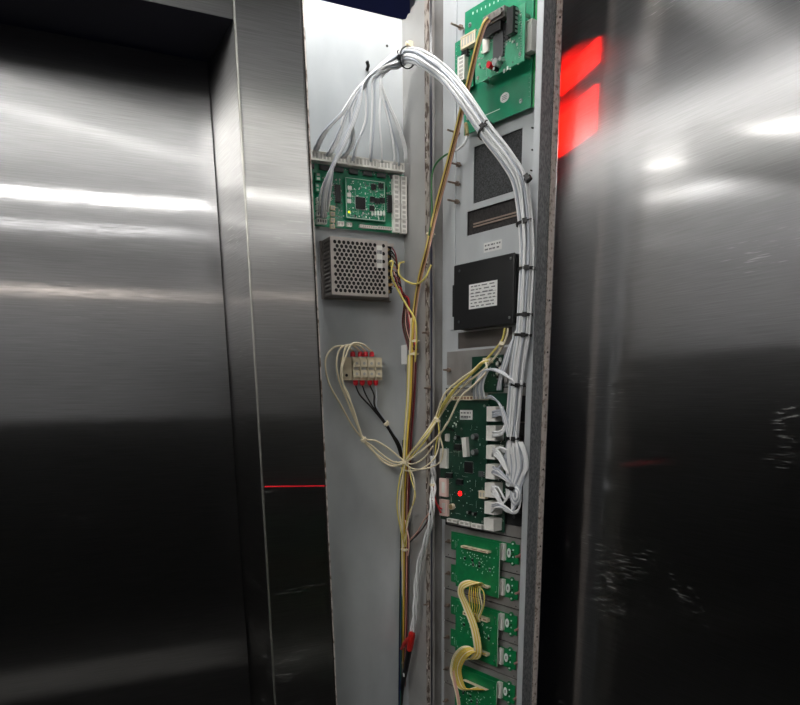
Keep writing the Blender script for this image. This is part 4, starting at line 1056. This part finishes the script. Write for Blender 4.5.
# ---- main harness down the corner: tan ribbon from the display board, then yellow and dark wires
H = Harness('corner_harness', 'tan, yellow and dark red wires tied together and running down the recess corner', 'wire harness', W(410, 460, 's', .01))
base_up = [W(489, 19, 'p', .052), W(484, 26, 'p', .056), W(477, 48, 'p', .058), W(469, 82, 'p', .052), W(459, 122, 'p', .045), W(450, 158, 'p', .040), W(442, 188, 'p', .036), W(435, 215, 'p', .034)]
base_dn = [W(427, 250, 's', .014), W(419, 282, 's', .012), W(414, 318, 's', .012), W(412.5, 355, 's', .012), W(411, 400, 's', .012), W(408, 440, 's', .014), W(406.5, 475, 's', .014), W(405.5, 505, 's', .012), W(405, 548, 's', .012), W(404.5, 600, 's', .012), W(403.5, 650, 's', .012), W(402, 712, 's', .012)]
mm = ['w_tan', 'w_yellow', 'w_tan', 'w_brown', 'w_cream', 'w_tan', 'w_ochre', 'w_pink']
for k in range(8):
    of = ((k-3.5)*0.0010, 0.0010*(k % 2))
    H.wire(bundle_pts(base_up+base_dn[:4], of, 0.001, 200+k, 0.3), 0.0012, mm[k], sub=2, n=6)
lo_m = ['w_yellow', 'w_cream', 'w_yellow', 'w_ochre', 'w_maroon', 'w_pink', 'w_black', 'w_maroon', 'w_brown', 'w_yellow']
lo_o = [(-.0075, -.001), (-.0055, .001), (-.0032, -.001), (-.001, .001), (.001, -.001), (.003, .001), (.0048, -.001), (.006, .002), (.0015, .003), (.0, -.003)]
for k in range(10):
    sg = 1
    of = (lo_o[k][0]*sg, lo_o[k][1])
    st = base_dn[2:] if k % 2 else base_dn[3:]
    if k in (4, 5, 6, 7): st = [W(392, 262+k*2, 'c', .03), W(399, 285+k*2, 'c', .035), W(404+k*0.5, 306+k, 's', .016)] + base_dn[3:]
    H.wire(bundle_pts(st, of, 0.0012, 300+k, 0.5), 0.0014, lo_m[k], sub=2, n=6)
# bundle of thin tan wires bulging before rejoining
for m_, ln in (('w_yellow', [(404, 463), (399.5, 480), (397, 503), (399.5, 524), (405, 547)]), ('w_cream', [(407, 463), (414, 480), (413.5, 500), (408, 522), (403.5, 545)]),
               ('w_cream', [(405, 463), (402, 480), (399.5, 503), (401, 524), (404, 547)]), ('w_yellow', [(408, 463), (411, 478), (415, 497), (407, 520), (406, 547)]), ('w_pink', [(405, 520), (407, 530), (409, 542), (408, 556)])):
    H.wire([W(x, y, 'c', .036) if x < 403 else W(x, y, 's', .020) for (x, y) in ln], 0.0014, m_)
# yellow pair curling out of the power supply terminals
H = Harness('supply_leads', 'yellow and dark leads leaving the power supply terminals into the corner harness', 'wires', W(392, 265, 'c', .03))
H.wire([W(391, 268, 'c', .028), W(389.5, 262.5, 'c', .042), W(393, 262, 'c', .046), W(391.5, 275, 'c', .045), W(398, 290, 'c', .042), W(407, 306, 's', .022), W(415, 320, 's', .02), W(416.5, 340, 's', .018), W(415, 362, 's', .016)], 0.0018, 'w_yellow')
H.wire([W(404, 262, 'c', .028), W(399.5, 264, 'c', .038), W(399, 274, 'c', .042), W(406, 281, 's', .02), W(416, 284, 's', .018), W(425, 278, 's', .016), W(431, 265, 'p', .034)], 0.0018, 'w_yellow')
for k in range(9):
    H.wire([W(391+k*0.4, 246+k*5, 'c', .026), W(396+k*0.6, 256+k*4, 'c', .040), W(398+k*0.6, 279+k*2, 'c', .034), W(404+k*0.6, 300, 's', .014), W(402.5+k*0.9, 325, 's', .012), W(409+k, 350, 's', .012)], 0.0014, ['w_maroon', 'w_black', 'w_brown', 'w_black', 'w_pink', 'w_black', 'w_maroon', 'w_black', 'w_red'][k])
tie(W(390.8, 285, 'c', .036), Vector((0.2, 0, -1)), 0.004, 'tan tie on the leads at the foot of the power supply terminals', m='w_tan', tail=0, w_=0.003, group='pale cable ties')
for (px, py, pl, of, r, dd, lb) in ((430, 235, 'p', .034, .006, (-.3, 0, -1), 'cream tie around the tan wires crossing the panel hinge'),
                            (414.5, 354, 's', .012, .007, (0, 0, -1), 'cream tie around the corner harness level with the terminal block'),
                            (415, 341, 's', .012, .005, (0, 0, -1), 'cream tie around yellow wires just above the terminal block level'),
                            (405, 549, 's', .012, .0075, (0, 0, -1), 'cream tie around the corner harness in its lower half'),
                            (401.5, 661, 's', .012, .0055, (0, 0, -1), 'cream tie near the black sleeve at the bottom of the harness')):
    tie(W(px, py, pl, of), Vector(dd), r, lb, m='w_cream', tail=0.008, w_=0.0032, group='pale cable ties')
# blue and green edge wires low down behind
H = Harness('dark_feed_wires', 'black, blue and green wires running down behind the corner harness', 'wires', W(400, 600, 's', .006))
for k, m_ in enumerate(('w_black', 'w_blue', 'w_green', 'w_black')):
    H.wire([W(403+k, 440, 'c', .008), W(401.5+k*0.6, 500, 'c', .008), W(400.5+k*0.7, 560, 'c', .008), W(399.5+k*0.6, 630, 'c', .008), W(399+k*0.6, 715, 'c', .008)], 0.0015, m_)

# ---- paper flag on the harness
x0, z0 = FS.loc(401.5, 362, .02); b = MB(); p0 = W(401.2, 345.5, 's', .018); p1 = W(407, 364, 's', .018)
b.box(p0.x-0.0003, p0.x, p1.y, p0.y, p1.z, p0.z, 0); o_ = obj('wire_flag', b, 'label', off=p0); o_.location = p0; tag(o_, 'small white paper flag on the corner harness', 'label')

# ---- cream wires of the terminal block
H = Harness('cream_block_wires', 'cream wires looping left from the terminal block and down to the corner', 'wires', W(345, 400, 'c', .02))
J = W(404, 462, 's', .02)
loops = [[(346, 346), (333, 348), (325.5, 361), (329, 383), (341, 405), (352, 425), (362, 438)],
         [(352, 345), (341, 348), (336.5, 362), (339, 380), (347, 400), (356, 422), (364, 438)],
         [(358, 345), (347, 346), (343, 358), (341, 378), (349, 396), (354, 415), (363, 439)],
         [(362, 344), (352, 344), (346, 356), (342, 370), (344, 388), (352, 405), (360, 430), (364, 440)]]
tails = [[(372, 449), (381, 460), (392, 466), (404, 464)], [(376, 441), (388, 448), (398, 456), (405, 462)], [(374, 452), (388, 462), (398, 465), (408, 460)], [(372, 446), (384, 456), (394, 462), (405, 462)]]
for k in range(4):
    pts = [BOOT_T[k]] + [W(x, y, 'c', .024+.003*k) for (x, y) in loops[k]] + [W(x, y, 'c', .026) for (x, y) in tails[k][:2]] + [W(x, y, 's', .018) if x > 403 else W(x, y, 'c', .028) for (x, y) in tails[k][2:]]
    H.wire(pts, 0.0018, 'w_cream')
tie(W(363.5, 439.5, 'c', .028), Vector((0.5, 0, -0.7)), 0.005, 'cream tie around the cream wires left of the corner harness', m='w_cream', tail=0.004, w_=0.005, group='pale cable ties')
# ---- black wires
H = Harness('black_block_wires', 'black wires from under the terminal block down to the corner harness', 'wires', W(375, 405, 'c', .01))
for k in range(4):
    H.wire([BOOT_B[k], W((360, 366, 374, 377)[k], 395, 'c', .016), W(371+k*2.0, 407, 'c', .014), W(384+k*1.0, 423, 'c', .014), W(391+k*1.0, 434, 'c', .014), W(398+k*1.4, 448, 'c', .016), W(404, 470+k*3, 'c', .014)], 0.0015, 'w_black' if k != 3 else 'w_grey')
tie(W(386, 423, 'c', .014), Vector((0.6, 0, -0.7)), 0.0045, 'cream tie around the black wires below the terminal block', m='w_cream', tail=0.0, w_=0.0045, group='pale cable ties')

# ---- yellow wires from black module and small board to the corner
H = Harness('yellow_panel_wires', 'pale yellow wires sweeping from below the black module down to the corner harness', 'wires', W(440, 415, 'p', .04))
yy = [[(508, 328), (506, 338), (499, 352), (485, 368), (465, 385), (449, 402), (438, 419), (424, 438), (408, 456)],
      [(505, 328), (502, 340), (492, 353), (476, 370), (458, 386), (445, 404), (436, 420), (421, 440), (406, 458)],
      [(490, 360), (482, 362), (472, 371), (458, 381), (444, 395), (435, 418), (420, 441), (406, 460)],
      [(488, 361), (480, 364), (470, 375), (455, 388), (443, 404), (437, 420), (424, 442), (407, 461)],
      [(486, 362), (486, 372), (474, 385), (460, 398), (447, 424), (436, 438), (420, 452), (405, 463)]]
for k, ln in enumerate(yy):
    pts = [W(x, y, 'p', .034+.004*k) if x > 442 else W(x, y, 's' if x < 434 else 'p', .022 if x < 434 else .036) for (x, y) in ln]
    H.wire(pts, 0.0018, ['w_cream', 'w_yellow', 'w_cream', 'w_yellow', 'w_cream'][k])
# slack loops below the junction
H.wire([W(404, 463, 's', .02), W(414, 469, 's', .022), W(428, 468, 's', .026), W(440, 462, 'p', .034), W(443, 450, 'p', .034), W(440, 436, 'p', .034), W(438, 421, 'p', .036)], 0.0014, 'w_cream')
H.wire([W(396, 461, 'c', .026), W(404, 470, 's', .02), W(418, 470, 's', .022), W(431, 462, 's', .026), W(438, 450, 'p', .034), W(440, 436, 'p', .034), W(446, 424, 'p', .036)], 0.0014, 'w_cream')
H.wire([W(402, 460, 's', .02), W(412, 464, 's', .022), W(424, 458, 's', .022), W(433, 446, 's', .024)], 0.0014, 'w_cream')
H.wire([W(438, 421, 'p', .036), W(439, 432, 'p', .036), W(436, 445, 'p', .036), W(435, 462, 'p', .034)], 0.0014, 'w_yellow')
tie(W(437.5, 419.5, 'p', .038), Vector((-0.5, 0.4, -0.7)), 0.0055, 'cream tie around the yellow wires at the corner of the main board', m='w_cream', tail=0.006, w_=0.0035, group='pale cable ties')
tie(W(404.5, 462, 's', .018), Vector((0, 0, -1)), 0.009, 'cream tie where all the pale wires join in the corner', m='w_cream', tail=0.008, w_=0.0035, group='pale cable ties')
tie(W(501, 345, 'p', .038), Vector((0.3, 0.1, 0.9)), 0.0030, 'tiny cream band on the two wires leaving the black module', m='conn_cream', tail=0.0, w_=0.004, group='pale cable ties')

# ---- twisted white wires down to a red joint and a black sleeve
H = Harness('white_twisted_lead', 'twisted white lead with a red taped joint and black sleeve below it', 'cable', W(414, 600, 's', .02))
ctl = [W(433, 456, 'p', .036), W(433.5, 470, 'p', .034), W(433.5, 484, 'p', .032), W(432.5, 500, 's', .022), W(431, 520, 's', .022), W(426, 540, 's', .022), W(419, 565, 's', .02), W(416, 590, 's', .02), W(415, 612, 's', .02), W(412, 634, 's', .02)]
for k in range(3):
    P = spline(ctl, 6); out = []
    for i, p in enumerate(P):
        t = i*0.36+k*2*PI/3; out.append(p+Vector((0.3, -1, 0)).normalized()*0*0 + FS.ex*math.cos(t)*0.0042 + FS.ey*math.sin(t)*0.0034)
    H.wire(out, 0.0023, 'w_white', sub=1)
b = MB(); a0, a1, a2 = W(412.5, 631, 's', .02), W(411, 640, 's', .021), W(409.5, 650, 's', .02)
b.tube([a0, a0*0.6+a1*0.4, a1, a2], [0.0058, 0.0078, 0.0074, 0.006], n=8); obj('taped_joint', b, 'red_tape', H.root, off=H.o, label='red taped joint')
b = MB(); q0, q1, q2 = W(411, 637, 's', .021), W(405, 643, 's', .024), W(401.5, 649, 's', .024)
b.tube([q0, q1, q2], [0.0062, 0.0056, 0.003], n=7); obj('tape_tail', b, 'red_tape', H.root, off=H.o, label='red tape tail')
H.wire([W(409.5, 649, 's', .02), W(406, 668, 's', .02), W(401.5, 690, 's', .02), W(399, 716, 's', .02)], 0.0058, 'w_black', name='sleeve', n=10, label='black sleeve')
b = MB(); p = W(403.8, 675, 's', .0268); b.box(p.x-0.0004, p.x+0.0004, p.y-0.003, p.y+0.003, p.z-0.0035, p.z+0.0035)
obj('marker', b, 'label', H.root, off=H.o, label='small white marker')
tie(W(432.5, 484.5, 'p', .034), Vector((0, 0, -1)), 0.0042, 'small white tie on the twisted lead left of the main board', m='w_cream', tail=0.003, w_=0.003, group='pale cable ties')
# red and black pair
H = Harness('red_black_pair', 'red and black wires joining the lower left plug of the main board', 'wires', W(436, 500, 'p', .03))
H.wire([W(432, 486, 'p', .036), W(434.5, 495, 'p', .036), W(437, 505, 'p', .036), W(441, 513, 'p', .034)], 0.0017, 'w_red')
H.wire([W(433.5, 486, 'p', .036), W(434, 498, 'p', .036), W(439, 507, 'p', .037), W(442, 509, 'p', .034)], 0.0015, 'w_red')
H.wire([W(432, 488, 'p', .034), W(431, 510, 's', .024), W(428, 520, 's', .022), W(420, 532, 's', .02), W(409, 543, 's', .018)], 0.0013, 'w_black')
H.wire([W(432, 500, 's', .022), W(430, 514, 's', .022), W(423, 528, 's', .02), W(414, 536, 's', .018), W(408, 542, 's', .016)], 0.0013, 'w_maroon')
H.wire([W(430, 512, 's', .022), W(424, 520, 's', .022), W(417, 532, 's', .02), W(409, 541, 's', .018)], 0.0013, 'w_pink')
# green and white lead near the hinge
H = Harness('green_white_lead', 'green and white lead curving over the hinge beside the tall cut-out', 'wires', W(455, 145, 'p', .03))
H.wire([W(467, 134, 'p', .026), W(466, 141, 'p', .034), W(460, 148, 'p', .036), W(452, 152, 'p', .036)], 0.0020, 'w_white')
H.wire([W(453, 151.5, 'p', .036), W(444, 156, 'p', .036), W(436, 164, 'p', .036), W(432, 175, 'p', .036), W(431.5, 195, 'p', .036), W(432, 215, 'p', .034), W(429, 235, 's', .012), W(424, 262, 's', .012)], 0.0016, 'w_green')
b = MB(); p0 = W(466, 124, 'p', .022); p1 = W(467, 135, 'p', .03); b.tube([p0, p1], 0.0034, n=8); obj('ring_terminal', b, 'brass', H.root, off=H.o)
# ---- yellow ribbons between the button boards
H = Harness('yellow_ribbon', 'yellow and white ribbon looping from the first button board down to the second', 'ribbon cable', W(470, 600, 'p', .04))
for k in range(9):
    s_ = k-4
    m_ = ['w_cream', 'w_cream', 'w_yellow', 'w_ochre', 'w_cream', 'w_yellow', 'w_ochre', 'w_cream', 'w_yellow'][k]
    H.wire([W(473+k*1.5, 586, 'p', .028), W(470+k*1.2, 580.5+k*0.3, 'p', .040), W(461+k*0.5, 583+k*0.6, 'p', .048), W(458+k*0.75, 592+k*0.3, 'p', .046), W(463+k*0.8, 606, 'p', .042), W(470.5+k*0.8, 626, 'p', .042), W(474+k*0.85, 644, 'p', .042), W(474+k*0.85, 652+k*0.4, 'p', .040), W(469+k, 659, 'p', .036), W(463+k*1.4, 660-k*0.4, 'p', .032)], 0.0011, m_, n=6)
for k in range(6):
    H.wire([W(470+k*2, 586, 'p', .029), W(469+k*2.2, 595, 'p', .040), W(470+k*2.4, 606, 'p', .040), W(470+k*1.8, 616, 'p', .034), W(474+k*1.2, 622, 'p', .028)], 0.0011, ['w_ochre', 'w_yellow', 'w_ochre', 'w_ochre', 'w_yellow', 'w_cream'][k], n=6)
H.wire([W(477, 585, 'p', .03), W(483.5, 592, 'p', .040), W(484, 604, 'p', .040), W(480, 616, 'p', .034), W(475, 621, 'p', .028)], 0.0011, 'w_yellow', n=6)
H = Harness('yellow_ribbon', 'yellow ribbon looping from the second button board down to the lowest one', 'ribbon cable', W(465, 670, 'p', .04))
for k in range(10):
    m_ = ['w_cream', 'w_cream', 'w_yellow', 'w_ochre', 'w_yellow', 'w_ochre', 'w_cream', 'w_ochre', 'w_yellow', 'w_ochre'][k]
    H.wire([W(475+k*1.2, 652+k*0.2, 'p', .028), W(469+k*0.8, 646.5+k*0.6, 'p', .040), W(460+k*0.9, 648+k*0.9, 'p', .048), W(452.5+k*1.15, 658+k*0.6, 'p', .046), W(450.5+k*1.15, 672, 'p', .042), W(454+k*1.2, 683+k*0.4, 'p', .040), W(463+k*0.8, 690-k*0.1, 'p', .036), W(476+k*0.9, 687+k*0.3, 'p', .028)], 0.0011, m_, n=6)
for k in range(3):
    H.wire([W(451+k*1.5, 668, 'p', .042), W(453+k*1.3, 682, 'p', .042), W(456+k*1.2, 694, 'p', .042), W(459+k, 712, 'p', .040)], 0.0013, 'w_pink' if k else 'w_cream', n=6)
# ------------------------------------------------------------------ camera
cam = bpy.data.cameras.new('camera'); co = bpy.data.objects.new('camera', cam); COL.objects.link(co)
right = Vector((AX.x, AY.x, AZ.x)); dn = Vector((AX.y, AY.y, AZ.y)); fw = Vector((AX.z, AY.z, AZ.z))
M = Matrix((right, -dn, -fw)).transposed().to_4x4(); M.translation = CAM
co.matrix_world = M
cam.sensor_fit = 'HORIZONTAL'; cam.sensor_width = 36; cam.lens = F/800*36
cam.shift_x = 0.0; cam.shift_y = (CY-352.5)/800; cam.clip_start = 0.01
S.camera = co
w = bpy.data.worlds.new('world'); S.world = w; w.use_nodes = True
w.node_tree.nodes['Background'].inputs[0].default_value = (0.5, 0.55, 0.7, 1); w.node_tree.nodes['Background'].inputs[1].default_value = 0.25
S.view_settings.view_transform = 'Standard'; S.view_settings.look = 'None'; S.view_settings.gamma = 1; S.view_settings.exposure = 0.27
S.view_settings.use_curve_mapping = False
S.cycles.max_bounces = 12; S.cycles.glossy_bounces = 8; S.cycles.sample_clamp_indirect = 6
